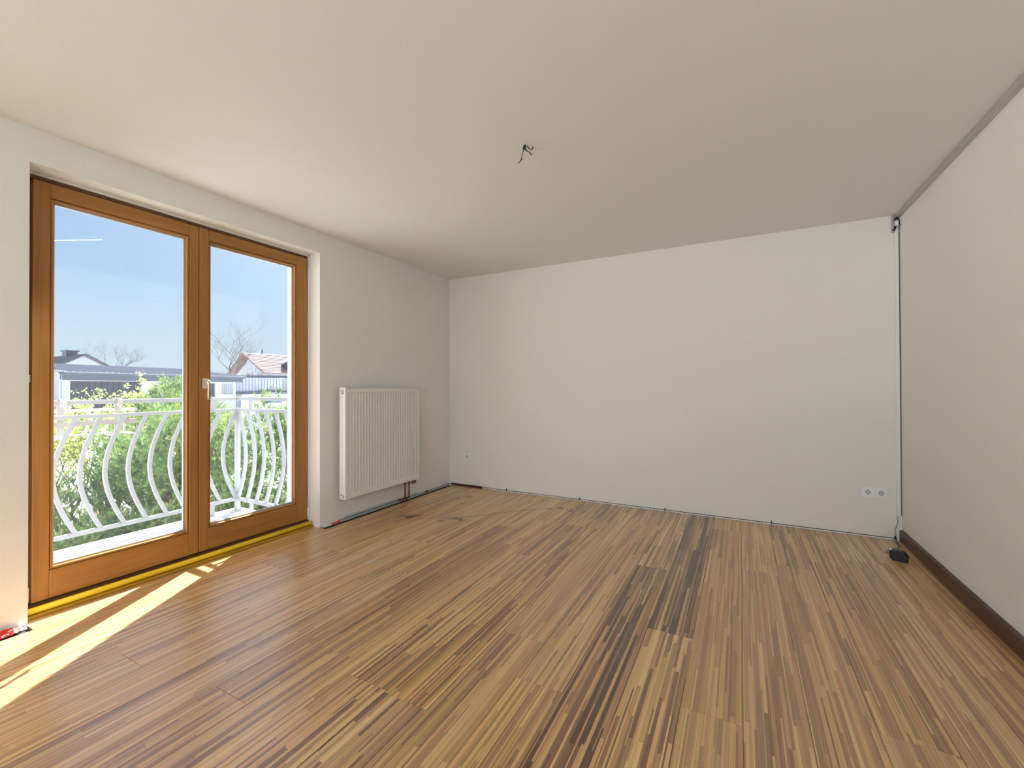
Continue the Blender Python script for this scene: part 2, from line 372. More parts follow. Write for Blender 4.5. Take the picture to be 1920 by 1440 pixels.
# ------------------------------------------------------------------ room shell
def struct(name, mb, mat, label, bevel=0):
    return single(name, mb, mat, label, None, loc=(0, 0, 0), kind='structure', bevel=bevel)
fl = struct('floor', MB().box(-.14, W+.02, YF-.02, YB+.02, -.20, -.014), M['dark_gap'], 'brown strip parquet floor of the empty room')
struct('ceiling', MB().box(-.02, W+.15, YF-.15, YB+.15, H, H+.2), M['ceil'], 'plain off white ceiling')
struct('wall_back', MB().box(-.4, W+.2, YB, YB+.3, -.2, H+.1), M['wall'], 'plain cream far wall with the sockets')
struct('wall_right', MB().box(W, W+.2, YF-.2, YB, -.2, H+.1), M['wall'], 'plain cream right wall above the dark baseboard')
# wall with the balcony door: 0.4 thick, opening y .762..2.410, plus an opening added for fill light behind the photographer
D0, D1, DT = .762, 2.412, 2.268
wl = MB()
wl.box(-.13, 0, YF-.2, -2.1, -.2, H+.1); wl.box(-.13, 0, -2.1, -.8, -.2, .55); wl.box(-.13, 0, -2.1, -.8, 2.15, H+.1)
wl.box(-.13, 0, -.8, D0, -.2, H+.1); wl.box(-.13, 0, D1, YB, -.2, H+.1); wl.box(-.13, 0, D0, D1, DT, H+.1)
struct('wall_left', wl, M['wall'], 'cream window wall around the balcony door')
we = MB()
we.box(-.40, -.13, YF-.2, -2.1, -1.2, 3.2); we.box(-.40, -.13, -2.1, -.8, -1.2, .55); we.box(-.40, -.13, -2.1, -.8, 2.15, 3.2)
we.box(-.40, -.13, -.8, D0+.01, -1.2, 3.2); we.box(-.40, -.13, D1-.012, YB+.3, -1.2, 3.2); we.box(-.40, -.13, D0, D1, 2.255, 3.2); we.box(-.40, -.15, D0, D1, -1.2, -.03)
struct('wall_outside', we, M['render_ext'], 'white rendered outer face of the window wall')
wf = MB()
wf.box(-.13, 1.5, YF-.15, YF, -.2, H+.1); wf.box(3.9, W, YF-.15, YF, -.2, H+.1); wf.box(1.5, 3.9, YF-.15, YF, -.2, .6); wf.box(1.5, 3.9, YF-.15, YF, 2.1, H+.1)
struct('wall_front', wf, M['wall'], 'cream wall behind the photographer')

# planks: strips run along the room; rows 0.20 wide, each plank up to 2.2 long
rows = [(-.13, .07)] + [(.07+.2*k, min(.27+.2*k, W)) for k in range(21)]
ROWOFF = {}
pm = {}
def plank_mesh(w, l):
    k = (round(w, 4), round(l, 4))
    if k not in pm:
        g = .0006
        b = MB(); x0, x1, y0, y1, c = g, w-g, g, l-g, .0006
        b.poly([(x0,y0,-.014),(x1,y0,-.014),(x1,y1,-.014),(x0,y1,-.014),(x0,y0,-c),(x1,y0,-c),(x1,y1,-c),(x0,y1,-c),
                (x0+c,y0+c,0),(x1-c,y0+c,0),(x1-c,y1-c,0),(x0+c,y1-c,0)],
               [(0,3,2,1),(0,1,5,4),(1,2,6,5),(2,3,7,6),(3,0,4,7),(4,5,9,8),(5,6,10,9),(6,7,11,10),(7,4,8,11),(8,9,10,11)])
        pm[k] = b.mesh('plank', M['parquet'])
    return pm[k]
rp = random.Random(5)
SPECIAL = {}
for r, (xa, xb) in enumerate(rows):
    # plank joints: random stagger, with the ones the photograph shows set exactly
    end = {13: 2.862, 14: 2.138}.get(r, None)
    if end is None:
        end = rp.uniform(.3, 2.2)
    js = []; y = end
    while y > YF: y -= 2.2
    while y < YB:
        js.append((max(y, YF), min(y+2.2, YB))); y += 2.2
    for (ya, yb) in js:
        if yb-ya < .02: continue
        if xa < 0:                                     # strip that runs into the door recess
            ya, yb = max(ya, D0), min(yb, D1)
            if yb-ya < .02: continue
        o = bpy.data.objects.new('plank', plank_mesh(xb-xa, yb-ya)); COL.objects.link(o); o.parent = fl; o.location = (xa, ya, 0)
        dk = rp.uniform(0, .16)
        hc = rp.uniform(0, .4)
        if r in (9, 10): dk = rp.uniform(.16, .24); hc = .6
        if r in (13, 14): hc = .9
        if r < 6: dk *= .7
        if r == 13 and ya < 2.8 < yb + .1: dk = .46
        if r == 14 and yb > 2.2: dk = .56
        if r == 13 and ya > 2.5: dk = .10
        if r == 12 : dk = .1
        if r == 7 and ya < 1.5: dk = .26
        o.color = (dk, hc, rp.random()*.5, 1)

# ------------------------------------------------------------------ skirting, strips
b = MB(); bh = .085
b.prism([(W, YF, 0), (W-.020, YF, 0), (W-.020, YF, bh-.006), (W-.014, YF, bh), (W, YF, bh)], (0, YB-.02-YF, 0))
struct('baseboard_right', b, M['base_brown'], 'dark brown wooden baseboard along the right wall')
b = MB().box(0.46, W-.03, YB-.006, YB-.0005, .001, .009)
tb = struct('baseboard_back', b, M['plastic'], 'thin pale strip left along the foot of the far wall')
part('joint', MB().box(.46, W-.03, YB-.004, YB-.0004, .009, .014), M['dark_gap'], tb, 'dark open joint above the strip')
for cx in (.774, 1.62, 2.446, 3.291, 4.087):
    part('clip', MB().box(cx-.004, cx+.004, YB-.010, YB-.0004, .004, .030), M['cable'], tb)
b = MB().box(.006, .022, 2.60, YB-.04, .001, .010)
tl = struct('baseboard_left', b, M['grey_strip'], 'grey metal strip along the foot of the window wall')
part('joint', MB().box(.0005, .006, 2.60, YB-.01, .001, .013), M['dark_gap'], tl, 'dark strip coloured as the shadow behind the grey strip')  # gap shadow built as a solid dark strip
part('upstand', MB().box(.0005, .004, 2.66, 3.62, .015, .032), M['grey_strip'], tl)
single('wood_offcut', MB().box(.03, .46, YB-.016, YB-.001, .0005, .022), M['base_brown'], 'short dark wood remnant on the floor in the far left corner', 'wood piece', bevel=.002)
single('plaster_crumb', MB().tube([(.012, 3.72, .008), (.02, 3.76, .014), (.016, 3.80, .008)], [.006, .011, .005], 6), M['dark_gap'], 'small dark crumb on the grey strip near the far left corner', 'debris')

# ------------------------------------------------------------------ balcony door
X0, X1 = -.200, -.130          # leaf thickness
door = thing('door_1', 'two leaf orange brown wooden balcony door', None, (X1, 1.575, 0), kind='structure')
fr = MB()
fr.box(-.255, -.165, D0+.001, .803, .0, DT-.002); fr.box(-.255, -.165, 2.393, D1-.001, .0, DT-.002); fr.box(-.255, -.165, .803, 2.393, 2.236, DT-.002); fr.box(-.255, -.165, .803, 2.393, .0, .052)
part('door_frame', fr, M['wood_dark'], door, 'darker brown outer frame', bevel=.003)
part('head_strip', MB().box(-.165, -.137, D0+.004, D1-.004, 2.238, 2.262), M['wood_dark'], door)
ZB, ZT, GB, GT = .058, 2.234, .218, 2.143
def leaf(y0, y1, g0, g1, lab):
    lf = part('door_leaf', MB().box(-.196, -.192, g0-.02, g1+.02, GT-.001, GT+.012), M['wood_h'], door, lab)
    part('stile', MB().box(X0, X1, y0, g0-.014, ZB, ZT), M['wood_v'], lf, bevel=.004)
    part('stile', MB().box(X0, X1, g1+.014, y1, ZB, ZT), M['wood_v'], lf, bevel=.004)
    part('rail', MB().box(X0, X1, g0-.0145, g1+.0145, ZB, GB-.014), M['wood_h'], lf, bevel=.004)
    part('rail', MB().box(X0, X1, g0-.0145, g1+.0145, GT+.014, ZT), M['wood_h'], lf, bevel=.004)
    e = .012
    part('glazing_bead', MB().box(-.180, -.136, g0-e, g0, GB-e, GT+e), M['wood_v'], lf, bevel=.003)
    part('glazing_bead', MB().box(-.180, -.136, g1, g1+e, GB-e, GT+e), M['wood_v'], lf, bevel=.003)
    part('glazing_bead', MB().box(-.180, -.136, g0, g1, GB-e, GB), M['wood_h'], lf, bevel=.003)
    part('glazing_bead', MB().box(-.180, -.136, g0, g1, GT, GT+e), M['wood_h'], lf, bevel=.003)
    part('spacer', MB().box(-.176, -.160, g0, g0+.009, GB, GT).box(-.176, -.160, g1-.009, g1, GB, GT).box(-.176, -.160, g0+.009, g1-.009, GB, GB+.009).box(-.176, -.160, g0+.009, g1-.009, GT-.009, GT), M['alu'], lf, 'grey metal spacer around the glass')
    part('glass_pane', MB().box(-.1742, -.1702, g0+.001, g1-.001, GB+.001, GT-.001), M['glass'], lf, 'clear glass')
    return lf
la = leaf(.806, 1.5735, .885, 1.506, 'left leaf with the wider pane')
lb = leaf(1.5765, 2.391, 1.650, 2.281, 'right leaf with the handle')
h = MB(); hy = 1.607
h.box(X1, X1+.010, hy-.015, hy+.015, 1.150, 1.222)
part('handle', h, M['champagne'], lb, 'champagne coloured metal window handle pointing down', bevel=.004)
h = MB().cyl((X1+.008, hy, 1.196), (X1+.044, hy, 1.196), .010, 14)
h.tube([(X1+.040, hy-.002, 1.204), (X1+.052, hy+.002, 1.196), (X1+.054, hy+.004, 1.172), (X1+.053, hy+.004, 1.13), (X1+.050, hy+.003, 1.078)], [.011, .0115, .0105, .010, .0095], 10)
part('lever', h, M['champagne'], lb, smooth=True)
part('lever_inlay', MB().box(X1+.056, X1+.0645, hy-.003, hy+.010, 1.084, 1.184), M['champagne_dk'], lb, 'darker inlay on the lever', bevel=.003)
part('hinge', MB().box(-.166, -.136, .770, .801, .066, .142), M['cream'], door, 'cream plastic lower hinge cover', bevel=.004)
part('hinge', MB().box(-.160, -.140, .788, .803, 1.185, 1.225), M['alu'], door, bevel=.002)
part('hinge', MB().box(-.150, -.128, 2.394, 2.405, 2.16, 2.225), M['alu'], door, bevel=.002)
part('hinge', MB().box(-.150, -.126, 2.394, 2.406, .075, .150), M['plastic'], door, 'white lower hinge cover', bevel=.003)
# yellow bar at the threshold, its floor reflection built as a coloured strip
single('foam_tube', MB().tube([(-.098, D0+.012, .031), (-.098, 1.2, .030), (-.098, 1.9, .030), (-.098, D1-.010, .031)], .0165, 14), M['yellow'], 'yellow foam tube lying along the threshold of the balcony door', 'tube', smooth=True)
struct('reflection_strip', MB().box(-.128, -.066, D0+.006, D1-.006, .0005, .013), M['yellow2'], 'yellow strip coloured as the foam tube reflection in the floor', bevel=.002)
struct('trim_2', MB().box(-.166, -.128, D0+.004, D1-.004, .0005, .050), M['wood_dark'], 'dark wood strip under the door leaves with shadow put into its colour')  # frame foot, with the shadow under the leaves put into the dark colour

# ------------------------------------------------------------------ windows added for fill light, unseen behind the photographer
for nm, lab, boxes, gbox in (
    ('added_window_1', 'added brown framed window for fill light, unseen behind the photographer', [(-.2,-.14,-2.1,-2.04,.55,2.15),(-.2,-.14,-.86,-.8,.55,2.15),(-.2,-.14,-2.04,-.86,.55,.61),(-.2,-.14,-2.04,-.86,2.09,2.15)], None),
    ('added_window_2', 'added wide brown framed window for fill light, unseen behind the photographer', [(1.5,1.56,YF-.12,YF-.06,.6,2.1),(3.84,3.9,YF-.12,YF-.06,.6,2.1),(1.56,3.84,YF-.12,YF-.06,.6,.66),(1.56,3.84,YF-.12,YF-.06,2.04,2.1)], None)):
    wr = MB()
    for bx in boxes: wr.box(*bx)
    struct(nm, wr, M['wood_v'], lab)

# ------------------------------------------------------------------ radiator
RX0, RX1, RY0, RY1, RZ0, RZ1 = .061, .132, 2.56, 3.50, .212, 1.155
rad = thing('radiator', 'white ribbed panel radiator on the window wall right of the balcony door', 'radiator', (RX0, (RY0+RY1)/2, RZ0))
# fluted front panel
nr = 27; cols = []; y_in0, y_in1 = RY0+.022, RY1-.016; pitch = (y_in1-y_in0)/nr
ys = [RY0+.002, y_in0]
prof = [0, 0]
for k in range(nr):
    for q, dd in ((.14, 0), (.24, 1), (.76, 1), (.86, 0)):
        ys.append(y_in0+pitch*(k+q)); prof.append(dd)
ys += [y_in1, RY1-.002]; prof += [0, 0]
zs = [(RZ0+.002, 0), (RZ0+.040, 0), (RZ0+.052, 1), (RZ1-.052, 1), (RZ1-.040, 0), (RZ1-.010, 0)]
fp = MB(); pts = []
for (z, zd) in zs:
    for y, pd in zip(ys, prof): pts.append((RX1 - .013*zd*pd, y, z))
n = len(ys); fcs = [(i*n+j, i*n+j+1, (i+1)*n+j+1, (i+1)*n+j) for i in range(len(zs)-1) for j in range(n-1)]
base = len(pts)
pts += [(RX1-.018, ys[0], zs[0][0]), (RX1-.018, ys[-1], zs[0][0]), (RX1-.018, ys[-1], zs[-1][0]), (RX1-.018, ys[0], zs[-1][0])]
top = (len(zs)-1)*n
fcs += [tuple([base, base+1] + list(range(n-1, -1, -1))), tuple([base+3] + list(range(top, top+n)) + [base+2])]
fcs += [tuple([base+3, base] + [i*n for i in range(len(zs))]), tuple([base+1, base+2] + [i*n+n-1 for i in range(len(zs)-1, -1, -1)]), (base, base+3, base+2, base+1)]
fp.poly(pts, fcs)
part('front_panel', fp, M['rad'], rad)
part('rear_panel', MB().box(RX0, RX0+.014, RY0+.004, RY1-.004, RZ0+.004, RZ1-.008), M['rad'], rad, bevel=.003)
fin = MB(); k = 0; y = RY0+.03; zz = RZ0+.03
pr = []
while y < RY1-.03:
    pr.append((RX0+.016 if k % 2 == 0 else RX1-.014, y)); k += 1; y += .018
f_pts = [(x, y, zz) for x, y in pr] + [(x, y, RZ1-.03) for x, y in pr]; q = len(pr)
fin.poly(f_pts, [(i, i+1, q+i+1, q+i) for i in range(q-1)])
part('convector_fins', fin, M['rad'], rad)
tg = MB().box(RX0, RX1-.004, RY0+.001, RY0+.012, RZ1-.006, RZ1).box(RX0, RX1-.004, RY1-.012, RY1-.001, RZ1-.006, RZ1)
tg.box(RX0, RX0+.006, RY0+.012, RY1-.012, RZ1-.006, RZ1).box(RX1-.012, RX1-.002, RY0+.012, RY1-.012, RZ1-.006, RZ1)
for i in range(36):
    yy = RY0+.02 + i*(RY1-RY0-.04)/36
    tg.box(RX0+.006, RX1-.012, yy, yy+.012, RZ1-.005, RZ1-.001)
part('top_grille', tg, M['rad'], rad, 'slotted cover grille')
def side_panel(y0, y1):
    s = MB(); s.box(RX0-.001, RX1+.001, y0, y1, RZ0, RZ1)
    return part('side_panel', s, M['rad_lit'], rad, bevel=.003)
sp1 = side_panel(RY0-.003, RY0+.001); side_panel(RY1-.001, RY1+.003)
xm = (RX0+RX1)/2
for zc, nm in ((RZ1-.034, 'vent_plug'), (RZ0+.034, 'blind_plug')):
    pl = part(nm, MB().cyl((xm, RY0-.012, zc), (xm, RY0-.002, zc), .0165, 20), M['rad_lit'], rad, smooth=False, bevel=.002)
    part('plug_core', MB().cyl((xm, RY0-.017, zc+.002), (xm, RY0-.011, zc+.002), .009, 6), M['chrome'], pl, 'chrome hexagonal core')
    part('plug_collar', MB().cyl((xm, RY0-.0045, zc-.003), (xm, RY0-.0035, zc-.003), .0185, 20), M['plastic_dark'], pl)
v = part('thermostat_head', MB().tube([(xm+.01, RY1+.016, RZ1-.034), (xm+.01, RY1+.03, RZ1-.034), (xm+.01, RY1+.062, RZ1-.034), (xm+.01, RY1+.068, RZ1-.034)], [.0150, .0165, .0125, .008], 16), M['plastic'], rad, 'white thermostat head', smooth=True)
part('collar', MB().cyl((xm+.01, RY1+.002, RZ1-.034), (xm+.01, RY1+.018, RZ1-.034), .0175, 16), M['black'], v, 'black collar')
for yc in (3.336, 3.392):
    pp = part('supply_pipe', MB().tube([(.090, yc, RZ0+.01), (.090, yc, .10), (.088, yc, .045), (.060, yc, .018), (.012, yc, .014)], .0085, 12), M['copper'], rad, 'bare copper pipe', smooth=True)
    part('pipe_nut', MB().cyl((.090, yc, RZ0-.034), (.090, yc, RZ0-.002), .013, 6), M['brass'], pp)
vb = MB().cyl((.095, 3.425, RZ0-.030), (.095, 3.480, RZ0-.030), .011, 12).cyl((.095, 3.452, RZ0-.046), (.095, 3.452, RZ0+.002), .009, 10).cyl((.095, 3.474, RZ0-.030), (.095, 3.484, RZ0-.030), .015, 6)
part('lockshield_valve', vb, M['brass'], rad, 'small brass valve')
for yy in (2.72, 3.31): part('wall_bracket', MB().box(.001, RX0+.002, yy, yy+.025, .30, 1.10), M['rad_lit'], rad)

# ------------------------------------------------------------------ sockets
def ring(mb, c, r0, r1, y0, y1, k=28):
    n = len(mb.v); cx, cz = c
    for (r, y) in ((r1, y0), (r1, y1), (r0, y1), (r0, y0)):
        for j in range(k):
            a = 2*math.pi*j/k; mb.v.append((cx+r*math.cos(a), y, cz+r*math.sin(a)))
    for q in range(4):
        for j in range(k):
            mb.f.append((n+q*k+j, n+q*k+(j+1)%k, n+((q+1)%4)*k+(j+1)%k, n+((q+1)%4)*k+j))
def plate_with_hole(cx, cz, hw, yf, yb, r, k=28):
    mb = MB(); sq = []; ci = []; 
    for j in range(k):
        a = 2*math.pi*(j+.5)/k; c, s_ = math.cos(a), math.sin(a); m_ = max(abs(c), abs(s_))
        sq.append((cx+hw*c/m_, cz+hw*s_/m_)); ci.append((cx+r*c, cz+r*s_))
    for y in (yf, yb):
        for p_ in sq: mb.v.append((p_[0], y, p_[1]))
        for p_ in ci: mb.v.append((p_[0], y, p_[1]))
    for j in range(k):
        J = (j+1) % k
        mb.f += [(j, J, k+J, k+j), (j, 2*k+j, 2*k+J, J), (k+j, k+J, 3*k+J, 3*k+j), (2*k+j, 3*k+j, 3*k+J, 2*k+J)]
    return mb
def socket(cxs, cz, s, label, group=None):
    y = YB; x0 = min(cxs)-s/2; x1 = max(cxs)+s/2
    tt = thing('wall_socket', label, 'socket', ((x0+x1)/2, y, cz-s/2), group)
    part('cover_frame', MB().box(x0, x1, y-.0085, y-.0002, cz-s/2, cz+s/2), M['plastic'], tt, bevel=.003)
    for cx in cxs:
        ins = part('socket_insert', plate_with_hole(cx, cz, s/2-.008, y-.0125, y-.008, .0195), M['plastic'], tt)
        cup = MB().cyl((cx, y-.0108, cz), (cx, y-.0088, cz), .0192, 24)
        part('socket_cup', cup, M['cup'], ins, 'recessed cup with its shade put into the colour')
        for dx in (-.0095, .0095):
            part('pin_hole', MB().cyl((cx+dx, y-.0116, cz+.001), (cx+dx, y-.0107, cz+.001), .0032, 10), M['plastic_dark'], ins)
        for dz in (-.0165, .0165):
            part('earth_clip', MB().box(cx-.003, cx+.003, y-.0135, y-.0107, cz+dz-.003, cz+dz+.003), M['plastic_dark'], ins)
    return tt
socket([.255], .345, .073, 'small single white wall socket near the far left corner')
socket([3.928, 4.008], .342, .080, 'white double wall socket low on the far wall near the right corner')

# ------------------------------------------------------------------ cable duct, cables, adapter, ceiling track
dct = thing('cable_duct', 'narrow white plastic cable duct running up the far right corner', 'cable duct', (4.108, YB, .184))
part('duct_body', MB().box(4.099, 4.122, YB-.010, YB-.0005, .184, 2.330), M['plastic'], dct, bevel=.0015)
part('duct_lid_line', MB().box(4.1005, 4.1012, YB-.0105, YB-.0099, .184, 2.330), M['grey_strip'], dct)
single('hanging_cable', MB().tube([(4.123, YB-.016, 2.36), (4.1235, YB-.0135, 2.0), (4.1245, YB-.0135, 1.2), (4.1235, YB-.0135, .6), (4.1225, YB-.014, .19)], .0017, 8), M['cable'], 'thin dark cable running straight down beside the white duct', 'cable', smooth=True)
ad = thing('power_adapter', 'black plug-in power adapter lying on the parquet by the right baseboard', 'power adapter', (3.985, 3.735, 0))
ax = Vector((.93, -.36, 0)).normalized(); ay = Vector((.36, .93, 0)).normalized(); c0 = Vector((3.990, 3.722, .0))
prof = [(-.044, .012), (-.032, .0), (.040, .0), (.046, .012), (.046, .038), (.036, .044), (.030, .064), (-.034, .068), (-.050, .058)]
ab = MB(); pf = [tuple(c0 + ax*a - ay*.026 + Vector((0, 0, z))) for a, z in prof]
ab.prism(pf, tuple(ay*.052))
part('adapter_body', ab, M['black'], ad, bevel=.004)
for a in (-.006, .013):
    p0 = c0 + ax*a + Vector((0, 0, .064)) + ay*.010
    part('prong', MB().cyl(tuple(p0), tuple(p0 + Vector((0, .010, .020))), .0024, 10), M['champagne_dk'], ad)
pb = c0 + ax*-.036 - ay*.012 + Vector((0, 0, .062))
part('glossy_cap', MB().cyl(tuple(pb), tuple(pb + Vector((-.006, -.004, .008))), .008, 12), M['chrome'], ad, 'small shiny grey cap')
cb = [(4.105, YB-.008, .19), (4.102, YB-.011, .14), (4.092, YB-.012, .10), (4.084, YB-.013, .07), (4.090, YB-.014, .04), (4.090, YB-.02, .012), (4.085, YB-.06, .004), (4.073, YB-.13, .003)]
part('power_cord', MB().tube(cb, .0017, 8), M['cable'], ad, smooth=True)
arc = []
for k in range(15):
    th = math.radians(-70 + k*19)
    arc.append((4.035 + .050*math.cos(th), 4.00 + .075*math.sin(th) + .0, .003 + .0 ))
arc = [(4.073, YB-.13, .003), (4.060, 4.02, .003), (4.050, 3.97, .003), (4.03, 3.945, .004), (4.005, 3.93, .006), (3.975, 3.91, .006), (3.955, 3.87, .006), (3.948, 3.82, .010), (3.95, 3.77, .022), (3.957, 3.742, .045)]
part('power_cord', MB().tube(arc, .0017, 8), M['cable'], ad, smooth=True)

tk = thing('ceiling_track', 'grey aluminium track along the edge of ceiling and right wall', 'track', (4.115, (YF+YB)/2, H-.03))
part('profile', MB().prism([(4.100, YF+.01, H-.0005), (4.100, YF+.01, H-.020), (4.107, YF+.01, H-.026), (4.1285, YF+.01, H-.026), (4.1285, YF+.01, H-.0005)], (0, YB-.03-YF, 0)), M['alu'], tk, bevel=.001)
part('groove', MB().box(4.110, 4.124, YF+.02, YB-.05, H-.0268, H-.0262), M['grey_strip'], tk)
part('end_bracket', MB().box(4.080, 4.094, YB-.018, YB-.0005, H-.130, H-.001).box(4.094, 4.127, YB-.018, YB-.010, H-.040, H-.020), M['alu'], tk, bevel=.001)
eb = part('end_cap', MB().box(4.096, 4.117, YB-.038, YB-.014, H-.090, H-.050).box(4.121, 4.1285, YB-.040, YB-.014, H-.085, H-.030), M['plastic'], tk, 'white plastic end cap', bevel=.002)
part('roller', MB().cyl((4.105, YB-.045, H-.038), (4.105, YB-.015, H-.038), .0125, 14), M['black'], tk, 'black roller')
part('stop_hook', MB().tube([(4.098, YB-.026, H-.090), (4.098, YB-.030, H-.106), (4.091, YB-.030, H-.120), (4.084, YB-.028, H-.112)], [.006, .006, .007, .004], 8), M['black'], tk, 'black stop hook', smooth=True)
part('stop_hook', MB().tube([(4.118, YB-.042, H-.050), (4.119, YB-.043, H-.075), (4.122, YB-.042, H-.088)], [.004, .004, .005], 8), M['black'], tk, smooth=True)

# ------------------------------------------------------------------ bare lamp wires in the ceiling
lw = thing('ceiling_wires', 'bare dark lamp wires sticking out of the middle of the ceiling', 'wire', (2.067, 2.05, H))
part('sheath', MB().cyl((2.067, 2.05, H), (2.064, 2.045, H-.022), .0065, 10, .008), M['cable'], lw, smooth=True)
part('wire', MB().tube([(2.064, 2.045, H-.018), (2.058, 2.040, H-.045), (2.054, 2.036, H-.072), (2.055, 2.034, H-.080), (2.047, 2.028, H-.094), (2.038, 2.02, H-.104)], [.0025, .0023, .0022, .0035, .0018, .001], 8), M['cable'], lw, smooth=True)
part('wire', MB().tube([(2.066, 2.045, H-.018), (2.082, 2.042, H-.038), (2.094, 2.040, H-.046), (2.108, 2.038, H-.062), (2.111, 2.036, H-.074)], [.003, .003, .002, .0035, .0015], 8), M['cable'], lw, smooth=True)
part('wire', MB().tube([(2.075, 2.06, H-.002), (2.09, 2.06, H-.022), (2.103, 2.062, H-.026), (2.108, 2.062, H-.014)], [.0022, .0022, .003, .0045], 8), M['cable'], lw, smooth=True)
struct('trim_3', MB().poly([(2.075, 2.07, H-.0004), (2.075, 2.03, H-.0004), (2.145, 2.095, H-.0004), (2.15, 2.125, H-.0004), (2.11, 2.12, H-.0004), (2.10, 2.09, H-.004)], [(0, 1, 5), (1, 2, 5), (2, 3, 5), (3, 4, 5), (4, 0, 5)]), M['ceil'], 'small plaster blemish beside the lamp wires')

# ------------------------------------------------------------------ barrier tape scraps
def crumple(x0, y0, x1, y1, wdt, seed, z=.004, amp=.012):
    rr = random.Random(seed); n = 9; rows_ = []
    d = Vector((x1-x0, y1-y0, 0)); nn = Vector((-d.y, d.x, 0)).normalized()
    for i in range(n+1):
        p = Vector((x0, y0, 0)) + d*i/n; rows_.append([])
        for j in range(5):
            q = p + nn*wdt*((j-2)/4 + rr.uniform(-.08, .08)); rows_[-1].append((q.x, q.y, z + amp*(1-abs(j-2)/2.5)*rr.uniform(.3, 1.2)))
    pts = [q for r_ in rows_ for q in r_]; f = [(i*5+j, (i+1)*5+j, (i+1)*5+j+1, i*5+j+1) for i in range(n) for j in range(4)]
    lo = [(q[0], q[1], q[2]-.0015) for q in pts]; m_ = len(pts)
    b = MB(); b.poly(pts+lo, f + [tuple(m_+k for k in reversed(t_)) for t_ in f]); return b
tp = thing('barrier_tape', 'crumpled red and white tape scrap on the floor right of the balcony door', 'tape', (.02, 2.5, 0))
part('white_section', crumple(.018, 2.425, .022, 2.50, .030, 3), M['tape_white'], tp, 'white section')
part('red_section', crumple(.020, 2.495, .016, 2.60, .026, 4), M['red'], tp, 'red section')
tp = thing('barrier_tape', 'crumpled red and white tape scrap on the floor left of the balcony door', 'tape', (.03, .70, 0))
part('white_section', crumple(.030, .748, .026, .690, .045, 5, amp=.028), M['tape_white'], tp, 'white section')
part('red_section', crumple(.030, .705, .040, .58, .055, 6, amp=.028), M['red'], tp, 'red section')

# ------------------------------------------------------------------ balcony
DX = -1.22; BY0, BY1 = .30, 2.47
slab = single('balcony_slab', MB().box(DX, -.401, BY0, BY1, -.22, -.045), M['copper_gutter'], 'white balcony slab outside the door', 'balcony')
n = 0; x = -.405
while x - .10 > DX + .03:
    part('deck_board', MB().box(x-.095, x, BY0+.03, BY1-.03, -.045, -.012), M['deck'], slab, bevel=.003); x -= .103
part('kerb', MB().box(DX-.012, DX+.025, BY0, BY1, -.05, .004).box(DX+.025, -.402, BY1-.03, BY1, -.05, .004), M['kerb'], slab, 'pale kerb along the slab edge', bevel=.003)
part('sill', MB().box(-.402, -.256, D0+.012, D1-.012, -.030, .012), M['alu'], slab, 'metal door sill')
RX = -1.17; RYC = 2.42
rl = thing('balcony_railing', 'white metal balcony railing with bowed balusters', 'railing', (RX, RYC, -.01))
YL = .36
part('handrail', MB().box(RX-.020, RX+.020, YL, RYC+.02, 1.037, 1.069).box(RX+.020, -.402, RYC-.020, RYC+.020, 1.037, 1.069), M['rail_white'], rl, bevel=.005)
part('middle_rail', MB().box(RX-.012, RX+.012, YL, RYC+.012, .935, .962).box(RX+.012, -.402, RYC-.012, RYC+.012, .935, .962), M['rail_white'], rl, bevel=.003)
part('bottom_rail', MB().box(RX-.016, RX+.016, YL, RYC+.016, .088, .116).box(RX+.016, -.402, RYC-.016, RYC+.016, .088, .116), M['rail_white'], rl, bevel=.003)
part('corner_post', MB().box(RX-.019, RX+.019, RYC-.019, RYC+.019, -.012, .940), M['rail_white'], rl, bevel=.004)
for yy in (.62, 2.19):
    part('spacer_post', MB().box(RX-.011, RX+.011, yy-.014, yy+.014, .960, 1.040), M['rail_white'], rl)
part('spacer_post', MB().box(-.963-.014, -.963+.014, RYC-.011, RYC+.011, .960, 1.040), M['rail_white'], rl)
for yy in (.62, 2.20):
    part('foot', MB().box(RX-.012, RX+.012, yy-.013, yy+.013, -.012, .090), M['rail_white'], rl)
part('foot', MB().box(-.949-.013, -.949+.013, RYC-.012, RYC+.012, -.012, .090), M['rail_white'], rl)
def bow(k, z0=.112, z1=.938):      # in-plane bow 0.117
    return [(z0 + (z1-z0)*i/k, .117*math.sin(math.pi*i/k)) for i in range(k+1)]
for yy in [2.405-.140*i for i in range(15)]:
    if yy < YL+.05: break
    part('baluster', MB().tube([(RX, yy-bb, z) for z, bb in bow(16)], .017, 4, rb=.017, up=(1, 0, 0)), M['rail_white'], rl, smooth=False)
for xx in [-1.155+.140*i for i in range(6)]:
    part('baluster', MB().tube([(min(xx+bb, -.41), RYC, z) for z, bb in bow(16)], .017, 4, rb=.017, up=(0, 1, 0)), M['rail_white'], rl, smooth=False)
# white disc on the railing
ds = single('disc', MB().cyl((RX+.014, 2.185, .998), (RX+.024, 2.185, .998), .043, 28), M['rail_white'], 'round white disc fixed between the rails beside the door handle', 'disc', bevel=.002)
